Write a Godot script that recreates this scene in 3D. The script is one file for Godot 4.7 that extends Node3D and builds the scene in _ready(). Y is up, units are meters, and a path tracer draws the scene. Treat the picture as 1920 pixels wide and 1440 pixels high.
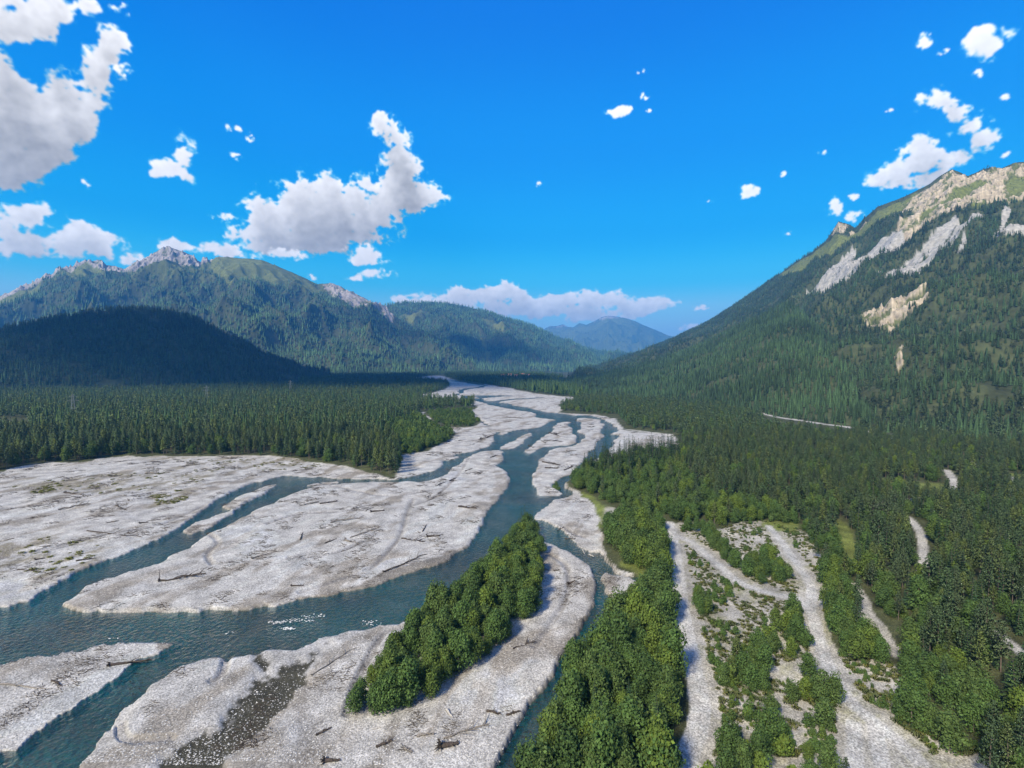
extends Node3D
# A braided alpine river seen from 60 m above its gravel bed. x runs to the right, "d" is the distance up the valley (z = -d), metres.
# The valley floor climbs by RISE metres per metre.

const EYE := 60.0
const RISE := 0.008

const BED := [-311.4, 243.3, -290.3, 280.5, -279.9, 287.3, -279.3, 308.4, -259.7, 320.1, -253.5, 334.7, -226.5, 338.6, -157.9, 338.6, -132.0, 325.5, -99.6, 306.8, -77.5, 285.9, -60.6, 273.9, -61.8, 290.2, -63.8, 310.0, -69.7, 338.6, -60.8, 352.7, -51.2, 380.0, -47.2, 423.7, -51.4, 452.9, -63.9, 474.8, -88.2, 544.8, -110.8, 618.8, -109.8, 638.9, -104.7, 638.9, -74.7, 516.2, -51.1, 490.5, -36.5, 494.6, -30.6, 530.1, -41, 588.1, -48.2, 653.0, -47.6, 724.9, -64.1, 792.8, -105.6, 803.5, -150.2, 874.6, -178.4, 944.3, -155.4, 1123, -163.6, 1385, -209.7, 1702, -310.5, 1923, -411.4, 2168, -401.3, 2486, -335.1, 2594, -238.6, 2056, -149.5, 1702, -54.3, 1453, 15.6, 1190, 46.2, 1063, 80.1, 991.6, 113.7, 915.1, 77.7, 792.8, 62.2, 683.1, 60.1, 638.9, 93, 625.4, 107.1, 588.1, 103.9, 534.9, 100.8, 467.3, 132.2, 439.4, 123.3, 392.7, 113.5, 363.6, 83.3, 342.5, 54.9, 318.4, 36.1, 284.5, 28.5, 265.3, 28.4, 253.8, 31.6, 245.3, 33.3, 222.9, 34.2, 210.1, 32.2, 189.7, 29.9, 169.3, 30, 154.9, 33.2, 147.8, 37.7, 146.7, 37.6, 140.7, 32.5, 132.3, 27.3, 125.7, 23.4, 119.0, 21.5, 111.2, 16.8, 107.6, 11.5, 101.9, 9.7, 95.2, 8.1, 85.8, 5.1, 79.6, 2.2, 71, -1.4, 66, -86.2, 66]
const WATER := [[-135.6, 104.9, -125.3, 127.6, -122.6, 134.8, -124.6, 147.1, -123.1, 160.9, -120.8, 179.8, -125.2, 208.6, -129.5, 231.7, -130.3, 251.6, -127.7, 267.7, -119.6, 280.5, -89, 273.9, -72, 272.7, -55.6, 273.9, -50, 284.5, -43.4, 293.0, -41.6, 308.4, -40.6, 330.9, -35.5, 350.6, -27.3, 359.2, -14.8, 385.0, -9.9, 363.6, -19.5, 357.0, -28.5, 338.6, -33.4, 305.2, -37.5, 277.8, -45.5, 265.3, -54.1, 266.5, -70.3, 266.5, -85.4, 262.9, -96.7, 253.8, -101.7, 238.3, -103.1, 220.4, -104.5, 201.4, -106.6, 183.7, -105.5, 166.9, -108.2, 153.7, -112.7, 145.2, -113.6, 137.3, -112.3, 129.6, -111.3, 113.1], [-135.6, 104.9, -125.3, 127.6, -112.5, 129.9, -107.2, 127.1, -103.1, 126.0, -85.4, 126.5, -64.5, 127.9, -54.2, 132.6, -44.7, 136.7, -35.2, 143.4, -25.1, 153.7, -17.8, 163.2, -12.4, 181.4, -9.7, 216.3, -4.2, 242.3, -1.4, 267.7, -1.4, 284.5, -4.5, 296.0, -8, 303.6, -5.4, 330.9, -6.2, 359.2, -9.9, 363.6, -15.2, 385.0, -13.1, 417.7, -14, 460.0, -10.3, 442.7, -4.5, 446.1, 2.9, 474.8, 16.1, 482.5, 26.5, 503.1, 44.8, 560.2, 66, 582.3, 72.5, 612.4, 79.9, 612.4, 69.7, 560.2, 59.5, 544.8, 48.7, 534.9, 30.7, 452.9, 18.7, 400.7, 10.1, 370.5, 11.7, 350.6, 16, 359.2, 21.3, 375.2, 30, 385.0, 44.9, 395.3, 52, 417.7, 53.7, 452.9, 55.5, 507.4, 60.6, 544.8, 68.4, 549.8, 66.2, 507.4, 60.1, 467.3, 59.6, 429.9, 54.7, 406.2, 43.7, 385.0, 30.4, 370.5, 19.9, 338.6, 16.6, 315.0, 11.4, 281.8, 11.3, 253.8, 13.2, 240.3, 21.8, 238.3, 25, 236.4, 18.5, 230.8, 15.2, 222.9, 11.8, 214.8, 8.7, 203.5, 7.8, 191.5, 4.7, 185.5, 0, 174.4, -4.9, 160.0, -8.9, 146.0, -14.4, 134.1, -20.3, 124.1, -23.3, 123.0, -30.2, 119.0, -38.2, 115.4, -43.1, 112.7, -46.6, 109.5, -51.2, 108.7, -55.2, 106.7, -57.3, 104.9, -58.7, 106.1, -63.3, 105.5, -66, 101.2, -67.3, 93.8, -66.6, 88, -65.1, 81.7, -64.2, 76.7, -63, 67.6, -86.2, 66], [-46.4, 645.8, -38.3, 582.3, -26.1, 516.2, -18.6, 482.5, -13.4, 456.4, -10.5, 449.5, -17.4, 490.5, -24.5, 525.4, -35.3, 582.3, -43.3, 638.9], [-40.6, 1385, -53.7, 1267, -62.3, 1102, -61.1, 959.5, -47.7, 874.6, -32.4, 843.5, 0, 772.1, 21.1, 720.5, 39.2, 667.7, 55.9, 635.4, 73.1, 612.4, 75, 588.1, 64.7, 571.1, 45.8, 565.6, 29.7, 588.1, 28.1, 632.0, 14.3, 671.5, -5.8, 716.1, -25.1, 752.5, -38.5, 792.8, -58.4, 861.9, -95.4, 983.4, -95, 1000, -61.9, 915.1, -66.7, 1082, -56.4, 1240, -43.7, 1353], [-96.2, 991.6, -111.5, 1082, -117.8, 1215, -78.7, 1418, -130.0, 1610, -232.9, 1923, -231.6, 1961, -127.0, 1655, -68.7, 1418, -105.8, 1190, -104.9, 1082, -93.7, 1008], [-38.1, 837.6, 0, 901.2, 37.6, 929.5, 62, 959.5, 38.7, 910.9, 0, 874.6, -32.5, 803.5], [78, 612.4, 89.7, 615.6, 97.2, 582.3, 98.4, 525.4, 95.9, 478.6, 87.1, 452.9, 89.4, 439.4, 74.8, 392.7, 66.3, 361.4, 53.4, 329.1, 41, 299.0, 33.8, 284.5, 29.9, 272.7, 27.2, 262.9, 26.8, 253.8, 28.3, 246.3, 24.9, 235.5, 20.4, 236.4, 23, 241.3, 23.7, 243.3, 22, 251.6, 21.3, 259.4, 23.4, 271.4, 34.8, 293.0, 42.4, 321.9, 49.2, 346.5, 61.6, 385.0, 76.3, 446.1, 93.4, 539.8, 90.4, 576.6, 77.9, 588.1], [8.8, 206.4, 11.8, 214.8, 8.8, 201.4, 13.6, 200.1, 19.8, 181.4, 23, 169.3, 28, 164.5, 28.8, 157.0, 31.2, 147.8, 37.4, 146.7, 37.6, 140.7, 32.5, 132.3, 27.3, 125.7, 23.4, 119.0, 21.5, 111.2, 16.8, 107.6, 11.5, 101.9, 9.7, 95.2, 8.1, 85.8, 5.1, 79.6, 2.2, 71, -7.5, 66, -2.8, 76.2, -0.3, 81.9, 2.5, 89.7, 6.7, 97.8, 11, 107.4, 15.1, 116.1, 18.7, 124.6, 22.7, 138.3, 23.2, 152.9, 17.3, 169.3, 8.7, 178.7, 7.2, 185.5, 6.3, 194.7]]
const ISLETS := [[-118.6, 91.5, -102.6, 104.1, -95.7, 106.9, -93.2, 108.9, -86.6, 111.2, -72.8, 111.8, -73.4, 108.5, -75.7, 104.0, -75.7, 96.9, -76.8, 92.3, -77.3, 87.3, -77, 83.3, -77.7, 80.5, -79, 79.8, -90.3, 69.2], [26.3, 149.7, 35.3, 142.4, 30.9, 137.3, 25.2, 132.0, 25, 138.3], [-8.8, 377.6, 0, 409.0, 11.5, 452.9, 16.8, 460.0, 12.9, 423.7, 5.9, 390.1, -5.6, 365.9], [-40.6, 325.5, -37.1, 338.6, -33.8, 340.5, -36, 329.1], [-120.6, 218.8, -123.5, 238.3, -120.1, 257.1, -115.6, 261.7, -113.8, 238.3, -113.3, 216.3], [-117.0, 188.5, -117.6, 206.4, -114.4, 216.3, -110.8, 198.0, -111.3, 183.7], [-104.4, 257.1, -97, 265.3, -87, 267.7, -94.8, 259.4]]
const DAMP := [[-39, 115.9, -40.1, 114.3, -40, 106.9, -44.2, 102.7, -46.5, 97.4, -48.2, 92, -47.7, 86.7, -48.2, 83.5, -50.2, 79.8, -52.3, 76.7, -53, 69.2, -41.6, 69.2, -42.3, 78.3, -40.7, 83.5, -39.6, 88.4, -40, 97.8, -39.3, 102.1, -38.7, 108.5], [-53.6, 107.9, -50.6, 108.5, -47, 99.5, -47.6, 94.5, -48.4, 100.3]]
const SHALLOW := [[-55.9, 131.7, -45, 137.6, -36.5, 148.9, -26.1, 160.0, -16.8, 167.9, -18.1, 161.3, -29.8, 146.0, -38.1, 133.2, -46, 124.9, -52.8, 122.8], [18.9, 125.4, 22.6, 137.3, 22.5, 131.1, 19.6, 121.5, 12.6, 106.9, 10.9, 105.9], [-76.9, 112.0, -63.2, 114.3, -55.2, 109.9, -56.5, 105.9, -65, 105.7, -73, 107.9]]
const SILT := [[-105.7, 183.7, -101.4, 191.5, -83.1, 185.5, -77.2, 164.5, -91.5, 169.3], [-113.8, 149.7, -109.2, 162.2, -104.6, 165.5, -104.3, 146.0], [-21.8, 194.7, -14.9, 208.6, -11.7, 191.5, -16.7, 182.6], [-7.4, 90.1, -2, 96.1, 2.5, 96.1, 0, 88.7, -5.2, 84.7], [-143.1, 146.0, -132.5, 144.1, -125.2, 147.8, -123.4, 134.1, -132.8, 132.6], [-130.8, 238.3, -115.9, 259.4, -103.1, 253.8, -103.7, 212.4], [-56.2, 291.6, -35.1, 315.0, -20.2, 332.8, -23.1, 284.5, -42.1, 259.4]]
const SCRUBBY := [[-170.6, 174.4, -153.8, 179.8, -131.1, 169.3, -123.8, 151.7, -143.1, 146.0], [-236.9, 271.4, -195.3, 291.6, -163.8, 299.0, -156.2, 265.3, -184.0, 238.3, -232.0, 253.8], [-220.2, 329.1, -133.5, 329.1, -99.1, 305.2, -142.0, 291.6, -180.5, 306.8], [-242.3, 253.8, -231.6, 265.3, -206.2, 253.8, -213.1, 238.3], [-164.7, 238.3, -156.5, 248.4, -142.4, 233.6, -145.2, 216.3]]
const OPEN := [[55.7, 185.5, 65.4, 194.7, 71.8, 185.5, 84.4, 192.8, 95.1, 194.7, 102.0, 185.5, 96.5, 164.5, 84.5, 140.7, 71.4, 117.8, 65.6, 104.9, 74.5, 106.9, 73.1, 96.1, 69.8, 84.7, 70.5, 76.7, 67.4, 69.2, 22.9, 69.2, 26.1, 76.7, 30.8, 90.1, 33.3, 103.0, 36.8, 117.8, 43.4, 140.7], [88.7, 139.0, 90.5, 134.1, 82.7, 115.4, 78.6, 104.9, 76.4, 104.9, 79.6, 117.8], [34.3, 210.9, 41, 212.4, 42.6, 194.7, 37, 191.5, 33.3, 194.7]]
const GRASSY := [[31.3, 246.3, 36.1, 233.6, 37.1, 208.6, 31.7, 185.5, 33.5, 208.6, 33.1, 224.6], [93.6, 194.7, 101.1, 196.7, 104.2, 190.3, 97.4, 179.8, 92.5, 180.9, 91.2, 186.6], [-772.5, 606.2, -529.1, 544.8, -483.8, 525.4, -450.8, 490.5, -476.6, 490.5, -610.4, 478.6], [117.9, 194.7, 122.8, 191.5, 108.2, 164.5, 99.1, 151.7, 103.2, 164.5], [264.1, 280.5, 277.4, 265.3, 254.6, 243.3, 253.2, 265.3], [31.8, 155.7, 34.9, 148.6, 37.5, 147.1, 39, 149.7, 36.5, 155.7], [188.4, 268.9, 199.3, 265.3, 211.4, 253.8, 197.7, 243.3, 184.2, 248.4]]
const LANES := [[[58.5, 194.7, 55.6, 181.4, 49.1, 155.7, 44.2, 137.3, 40.3, 122.8, 37.5, 111.0, 34.9, 99.5, 32.7, 90.1, 30.1, 83.5, 26.5, 77.8, 24.8, 73.8], 3.4], [[55.6, 181.4, 59.5, 171.8, 60.8, 154.9, 61.1, 140.7, 65.5, 133.5, 71.9, 130.2, 70.2, 121.5, 65.4, 111.0, 60.8, 99.5, 58.4, 90.1, 58.9, 84.1, 59.8, 79.4, 59.4, 74.7], 2.6], [[92.7, 189.7, 88, 169.3, 82.5, 149.7, 78.6, 137.3, 72.1, 125.4], 2.4], [[55.9, 84.7, 52.3, 78.9, 49.1, 73.8], 2.2], [[58.9, 84.1, 54.7, 76.7, 52.7, 72.8], 2.2], [[151.7, 201.4, 148.0, 192.8, 142.4, 182.6, 133.0, 169.3, 122.5, 155.7, 114.4, 146.0], 2.6], [[240.8, 291.6, 227.3, 271.4, 213.4, 253.8, 199.0, 240.3, 184.9, 231.7, 170.3, 226.4, 149.6, 216.3, 133.7, 208.6], 3.6], [[297.2, 638.9, 291.6, 582.3, 297.6, 544.8, 302.9, 507.4, 310.1, 478.6, 296.1, 414.8, 286.0, 352.7, 256.2, 271.4, 244.5, 233.6], 6.5], [[110.8, 576.6, 104.2, 525.4, 99.8, 478.6], 5], [[102.4, 474.8, 117.8, 456.4, 134.4, 439.4], 4], [[235.7, 318.4, 236.0, 302.1], 3], [[105.3, 114.3, 104.0, 107.9, 101.8, 101.2], 2.5]]
const CLEAR := [[151.7, 201.4, 151.6, 194.7, 143.7, 179.8, 126.3, 155.7, 113.5, 140.7, 105.9, 137.3, 126.1, 164.5, 138.0, 182.6], [242.0, 294.5, 239.7, 284.5, 217.8, 253.8, 189.5, 224.6, 171.6, 216.3, 188.9, 238.3, 207.5, 253.8], [307.1, 660.2, 312.9, 618.8, 334.3, 516.2, 273.0, 414.8, 257.4, 423.7, 240.3, 456.4, 245.5, 516.2], [307.0, 436.2, 308.9, 423.7, 273.7, 375.2, 269.5, 380.0], [123.0, 201.4, 124.9, 194.7, 103.6, 155.7, 93.9, 146.0, 102.7, 164.5], [268.2, 287.3, 283.8, 271.4, 235.2, 224.6, 233.4, 248.4], [112.7, 618.8, 122.6, 606.2, 107.4, 482.5, 139.1, 446.1, 126.7, 406.2, 92.6, 446.1], [-814.0, 638.9, -520.7, 565.6, -405.6, 446.1, -424.0, 436.2, -529.3, 414.8], [187.3, 271.4, 216.0, 259.4, 186.2, 229.0, 170.5, 243.3], [105.1, 116.6, 108.6, 116.6, 104.5, 104.0, 96.8, 96.1, 98.6, 106.9], [-1105, 1489, -1049, 1489, -791.7, 1123, -833.6, 1123]]
const ZONES := {"island": [5, 194.7, 8.3, 190.3, 9.4, 174.4, 10, 160.0, 7.6, 138.3, 5.7, 127.4, 3.3, 119.0, -1.1, 111.0, -5, 104.3, -10, 97.4, -12.7, 92.9, -17.3, 90.1, -22.5, 85, -25.2, 85, -27, 87.3, -27.1, 91.5, -25.6, 97.8, -23.6, 108.5, -21.9, 116.1, -20.4, 122.2, -15, 133.2, -8.9, 146.0, -4.9, 159.1, -0.9, 174.4, 2.3, 185.5], "bankbelt": [35.3, 194.7, 43, 196.7, 46, 188.5, 57.5, 194.7, 55.3, 179.8, 44, 140.7, 37.9, 120.2, 34, 109.9, 31.2, 104.9, 27.8, 102.1, 26.5, 96.1, 30.1, 99.5, 33.1, 100.9, 31.4, 93, 26.3, 76.7, 23.3, 69.2, 1.8, 69.2, 5.2, 79.3, 8.5, 85.8, 10, 94.9, 11.8, 101.2, 17, 106.9, 21.8, 110.5, 23.7, 118.2, 27.4, 124.6, 33, 131.7, 36.6, 136.7, 39.5, 146.0, 37.2, 148.6, 33.7, 153.7, 31.9, 164.5, 32.6, 179.8], "hedge": [61.4, 185.5, 65.5, 178.7, 63.7, 164.5, 61.1, 149.7, 60.6, 141.3, 63.8, 137.3, 68.3, 139.3, 74.1, 140.7, 77.8, 146.0, 77.7, 151.7, 77.1, 157.4, 71.5, 155.7, 66.4, 154.9, 68.9, 166.9, 69.6, 179.8, 67.8, 190.3], "scruba": [46.3, 139.0, 48.8, 140.7, 46.6, 131.1, 47.7, 126.8, 45.5, 120.2, 42.6, 118.2, 41.5, 120.7, 43, 128.2], "scrubb": [51.2, 137.3, 56.7, 140.7, 59.9, 142.4, 58.2, 135.7, 53.8, 128.2, 49, 126.0, 48.5, 129.6], "lower": [32.1, 88.7, 36, 96.1, 41, 99.8, 47.4, 104.9, 54.1, 109.9, 65.1, 122.8, 69.3, 125.4, 66.6, 117.8, 63.9, 111.0, 60.3, 100.3, 57, 90.1, 52.7, 81.1, 45.3, 69.2, 24.1, 69.2, 27.3, 77.8, 31.1, 83.5], "verge": [91, 157.8, 92.9, 154.9, 92, 144.1, 86.1, 131.1, 77.4, 115.4, 74.3, 104.9, 72, 100.9, 68, 100.3, 66.6, 103.0, 62.1, 99.5, 64.6, 105.9, 69.2, 115.4, 77.6, 128.2, 84, 140.7], "belt": [102.0, 185.5, 107.1, 179.8, 105.9, 162.2, 100.6, 140.7, 91.6, 117.8, 85.2, 101.2, 81.5, 90.1, 78.9, 78.9, 73.8, 69.2, 63.8, 69.2, 70.3, 81.1, 71.9, 87.3, 73.7, 96.9, 80, 106.9, 88.5, 125.4, 93, 139.0, 95.6, 153.7, 97, 166.9], "nook": [63.9, 88, 69.1, 90.8, 68.9, 84.7, 66.6, 77.8, 61.4, 76.2, 60.2, 80, 60.6, 83.5], "rim": [28.4, 253.8, 34.4, 271.4, 51.6, 299.0, 74.7, 306.8, 95.3, 284.5, 79.1, 229.0, 98.6, 220.4, 107.0, 194.7, 102.0, 185.5, 95.1, 194.7, 85.4, 192.8, 72.2, 186.6, 65.4, 194.7, 57.5, 191.5, 48.6, 194.7, 46.7, 208.6, 37.2, 229.0, 32.1, 243.3], "bosk": [34.4, 271.4, 45, 296.0, 55.9, 315.0, 81.9, 336.6, 114.4, 352.7, 100.1, 299.0, 79.7, 280.5, 55.1, 271.4, 40.4, 265.3], "pines": [117.2, 363.6, 130.1, 395.3, 139.5, 456.4, 106.6, 478.6, 110.5, 560.2, 113.4, 606.2, 95, 638.9, 62.1, 660.2, 63.6, 691.1, 80.1, 792.8, 110.5, 874.6, 145.7, 901.2, 248.4, 792.8, 283.1, 571.1, 295.7, 456.4, 320.6, 400.7, 343.2, 352.7, 355.4, 271.4, 178.4, 125.4, 99.6, 69.2, 74.5, 69.2, 78.9, 78.9, 81.5, 90.1, 85.2, 101.2, 91.6, 117.8, 100.6, 140.7, 105.9, 162.2, 107.1, 179.8, 105.3, 191.5, 98.6, 220.4, 79.1, 229.0, 95.3, 284.5], "leftwood": [-315.4, 212.4, -299.0, 253.8, -291.7, 281.8, -282.6, 290.2, -280.8, 310.0, -261.1, 321.9, -254.9, 336.6, -227.8, 340.5, -158.8, 340.5, -133.5, 329.1, -100.6, 310.0, -78.2, 288.7, -61.7, 276.5, -64.4, 305.2, -69.6, 336.6, -81.8, 370.5, -102.1, 423.7, -122.7, 494.6, -115.5, 571.1, -110.8, 618.8, -108.8, 660.2, -83.8, 691.1, -49.1, 724.9, -59.3, 782.3, -105.6, 803.5, -150.2, 874.6, -177.5, 929.5, -190.3, 991.6, -155.4, 1123, -165.0, 1385, -213.1, 1702, -394.2, 2056, -601.5, 1753, -633.1, 1568, -793.6, 1190, -1030, 1063, -1125, 762.2], "thicket": [-123.7, 494.6, -109.8, 571.1, -108.5, 606.2, -86.6, 534.9, -62.9, 467.3, -50.6, 446.1, -47.4, 417.7, -51.5, 382.5, -61.1, 354.9, -70.1, 340.5, -82.9, 375.2, -103.6, 429.9], "spit": [-103.4, 638.9, -81, 667.7, -51.3, 667.7, -41.8, 582.3, -31.6, 530.1, -37.4, 498.8, -51.6, 494.6, -73.1, 516.2], "farbank": [-339.9, 2652, -245.0, 2130, -152.1, 1732, -54.9, 1471, 15.9, 1215, 47, 1082, 81.5, 1008, 117.4, 929.5, 143.1, 944.3, 122.7, 1215, 106.2, 1753, 214.9, 2130, 120.5, 2985, -195.4, 3228, -348.8, 3142], "farleft": [-633.1, 1568, -601.5, 1753, -394.2, 2056, -405.4, 2435, -374.6, 2652, -301.3, 3318, -824.4, 3142, -1003, 2486]}
const MOUNTS := {"right": [[1753, 776.6, 1150, 1601, 705.1, 1250, 1538, 664.0, 1380, 1465, 645.7, 1470, 1436, 638.4, 1500, 1424, 641.6, 1520, 1413, 635.6, 1540, 1400, 646.2, 1560, 1387, 644.3, 1580, 1382, 641.6, 1620, 1358, 673.5, 1650, 1349, 666.4, 1680, 1339, 648.6, 1720, 1313, 633.3, 1800, 1287, 627.2, 1880, 1294, 608.6, 1960, 1302, 589.3, 2020, 1298, 616.2, 2060, 1286, 637.4, 2100, 1285, 613.9, 2130, 1284, 579.3, 2180, 1291, 557.6, 2300, 1302, 546.1, 2450, 1304, 516.3, 2600, 1238, 436.7, 2800, 1117, 322.4, 3000, 951.6, 231.2, 3150, 765.0, 143.1, 3300, 600.1, 60, 3500, 447.9, 33.9, 3700], [358.5, 1.8, 229.0, 363.7, 2.2, 277.8, 361.7, 2.5, 318.4, 361.8, 2.9, 357.0, 360.4, 3, 370.5, 360.0, 3, 380.0, 357.3, 3.1, 387.5, 352.0, 3.1, 392.7, 346.7, 3.2, 398.0, 341.2, 3.2, 403.4, 337.9, 3.3, 411.9, 332.3, 3.4, 420.7, 326.5, 3.4, 429.9, 318.6, 3.6, 449.5, 314.7, 3.8, 471.0, 310.2, 3.9, 486.5, 305.5, 4, 503.1, 303.0, 4.1, 516.2, 300.4, 4.2, 530.1, 297.6, 4.4, 544.8, 294.7, 4.5, 560.2, 291.5, 4.7, 588.1, 284.6, 5, 625.4, 276.8, 5.3, 667.7, 267.1, 5.9, 733.9, 251.7, 6.4, 803.5, 212.1, 7, 874.6, 171.7, 7.6, 944.3, 128.8, 8.5, 1063, 104.6, 10.4, 1294]], "shoulder": [[371.6, -0.1, 540.0, 604.3, 110.3, 1000, 705.4, 228.1, 1350, 641.9, 182.5, 1450, 588.5, 155.3, 1480, 528.9, 121.9, 1500, 453.1, 88.1, 1550, 371.2, 56.8, 1600, 266.4, 35, 1650, 171.6, 18.8, 1700, 88.3, 8.8, 1750], [316.7, 3.7, 460.0, 305.5, 4, 503.1, 297.6, 4.4, 544.8, 291.3, 4.8, 600.0, 284.1, 5.2, 645.8, 275.7, 5.6, 699.2, 257.5, 6.2, 772.1, 226.5, 6.9, 861.9, 181.3, 7.6, 944.3, 132.4, 8.1, 1008, 98.2, 9.7, 1215]], "lefthill": [[-2508, 135.5, 1500, -2030, 140.5, 1600, -1761, 166.3, 1650, -1642, 184.8, 1700, -1585, 206.1, 1750, -1539, 228.3, 1800, -1488, 253.4, 1850, -1427, 268.1, 1900, -1358, 273.3, 1930, -1294, 271.6, 1950, -1221, 255.0, 2000, -1155, 214.7, 2050, -1079, 165.7, 2100, -996.7, 118.5, 2150, -872.1, 53.3, 2200, -789.0, 36.8, 2300], [-923.4, 4.4, 549.8, -970.7, 6.1, 762.2, -1062, 7.9, 991.6, -1049, 8.7, 1082, -1040, 9.2, 1145, -1022, 9.5, 1190, -981.5, 9.7, 1215, -935.6, 9.9, 1240, -895.4, 10.1, 1267, -862.7, 10.4, 1294, -811.0, 10.6, 1323, -783.1, 11.1, 1385, -766.7, 11.9, 1489, -768.5, 13.2, 1655, -752.0, 14.9, 1863, -705.5, 16.4, 2056]], "leftpeak": [[-6687, 261.3, 4000, -5325, 397.9, 4200, -4409, 543.9, 4300, -4195, 649.6, 4350, -4084, 693.1, 4350, -4027, 733.8, 4360, -3948, 757.1, 4370, -3890, 802.4, 4380, -3840, 839.2, 4390, -3801, 826.0, 4390, -3760, 871.7, 4400, -3698, 893.6, 4400, -3654, 884.8, 4400, -3612, 932.6, 4420, -3545, 954.6, 4420, -3473, 947.8, 4430, -3427, 963.1, 4440, -3384, 914.4, 4440, -3325, 907.5, 4450, -3249, 880.9, 4450, -3175, 927.2, 4460, -3092, 973.6, 4470, -3008, 1029, 4480, -2955, 1072, 4490, -2916, 1092, 4500, -2863, 1069, 4500, -2795, 1047, 4500, -2742, 1025, 4500, -2712, 1013, 4510, -2676, 972.8, 4510, -2640, 959.4, 4510, -2623, 997.4, 4520, -2596, 974.9, 4520, -2556, 970.4, 4520, -2526, 1002, 4540, -2485, 1013, 4550, -2331, 1001, 4560, -2158, 991.6, 4580, -2030, 940.6, 4600, -1866, 871.4, 4650, -1722, 800.4, 4700, -1634, 813.0, 4720, -1564, 798.8, 4720, -1463, 748.7, 4700, -1270, 661.6, 4680, -1145, 597.2, 4650, -1018, 513.1, 4600, -770.1, 349.8, 4500, -569.7, 226.5, 4350, -402.4, 68.5, 4200, -248.2, 31.1, 4100], [-2627, 12.5, 1568, -2369, 14.9, 1863, -2274, 17.7, 2209, -2222, 18.4, 2294, -2164, 18.4, 2294, -2130, 18.4, 2294, -2083, 18.4, 2294, -2049, 18.4, 2294, -2019, 18.4, 2294, -1998, 18.4, 2294, -1972, 18.4, 2294, -1940, 18.4, 2294, -1917, 18.4, 2294, -1887, 18.4, 2294, -1852, 18.4, 2294, -1810, 18.4, 2294, -1782, 18.4, 2294, -1759, 18.4, 2294, -1725, 18.4, 2294, -1685, 18.4, 2294, -1644, 18.4, 2294, -1597, 18.4, 2294, -1551, 18.4, 2294, -1521, 18.4, 2294, -1498, 18.4, 2294, -1470, 18.4, 2294, -1435, 18.4, 2294, -1408, 18.4, 2294, -1416, 18.7, 2339, -1397, 18.7, 2339, -1378, 18.7, 2339, -1367, 18.7, 2339, -1380, 19.1, 2386, -1358, 19.1, 2386, -1336, 19.1, 2386, -1312, 19.1, 2386, -1253, 19.5, 2435, -1179, 19.9, 2486, -1127, 20.3, 2539, -1047, 20.8, 2594, -976.7, 21.2, 2652, -944.3, 21.7, 2712, -903.2, 21.7, 2712, -868.3, 22.2, 2776, -774.3, 22.7, 2842, -716.3, 23.2, 2898, -656.0, 23.6, 2955, -525.1, 24.5, 3062, -423.4, 25.8, 3228, -318.0, 26.5, 3318, -200.8, 26.5, 3318]], "midhill": [[-2030, 341.9, 5600, -1605, 632.9, 5700, -1341, 747.5, 5800, -1186, 783.0, 5900, -964.7, 801.2, 6000, -668.8, 789.3, 6050, -367.9, 728.1, 6100, 0, 622.7, 6150, 249.6, 540.2, 6200, 503.4, 431.1, 6250, 761.6, 320.1, 6300, 1024, 245.5, 6350, 1355, 195.4, 6400, 1769, 151.7, 6500, 2396, 73.3, 6600], [-1315, 29, 3621, -1042, 29.5, 3688, -866.5, 29.9, 3734, -753.5, 29.9, 3734, -602.8, 29.9, 3734, -414.4, 29.9, 3734, -226.0, 29.9, 3734, 0, 29.9, 3734, 150.7, 29.9, 3734, 301.4, 29.9, 3734, 452.1, 29.9, 3734, 602.8, 29.9, 3734, 791.2, 29.9, 3734, 1017, 29.9, 3734, 1356, 29.9, 3734]], "farpeak": [[-453.3, 664.2, 15000, 302.1, 905.4, 15000, 729.7, 1052, 14500, 1021, 1198, 14500, 1240, 1212, 14500, 1367, 1239, 14300, 1496, 1168, 14300, 1620, 1130, 14000, 1711, 1200, 13500, 1831, 1119, 13000, 1996, 1193, 12800, 2112, 1254, 12500, 2244, 1282, 12400, 2494, 1257, 12400, 2681, 1219, 12400, 2869, 1157, 12400, 3057, 1070, 12400, 3397, 952.8, 12500, 3831, 782.8, 12600, 4513, 575.6, 12800, 5768, 191.0, 13000], [-272.0, 40, 9000, 181.3, 40, 9000, 452.9, 40, 9000, 633.9, 40, 9000, 769.7, 40, 9000, 860.2, 40, 9000, 941.9, 40, 9000, 1042, 40, 9000, 1141, 40, 9000, 1268, 40, 9000, 1403, 40, 9000, 1521, 40, 9000, 1629, 40, 9000, 1810, 40, 9000, 1946, 40, 9000, 2082, 40, 9000, 2218, 40, 9000, 2446, 40, 9000, 2737, 40, 9000, 3173, 40, 9000, 3993, 40, 9000]]}
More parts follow.
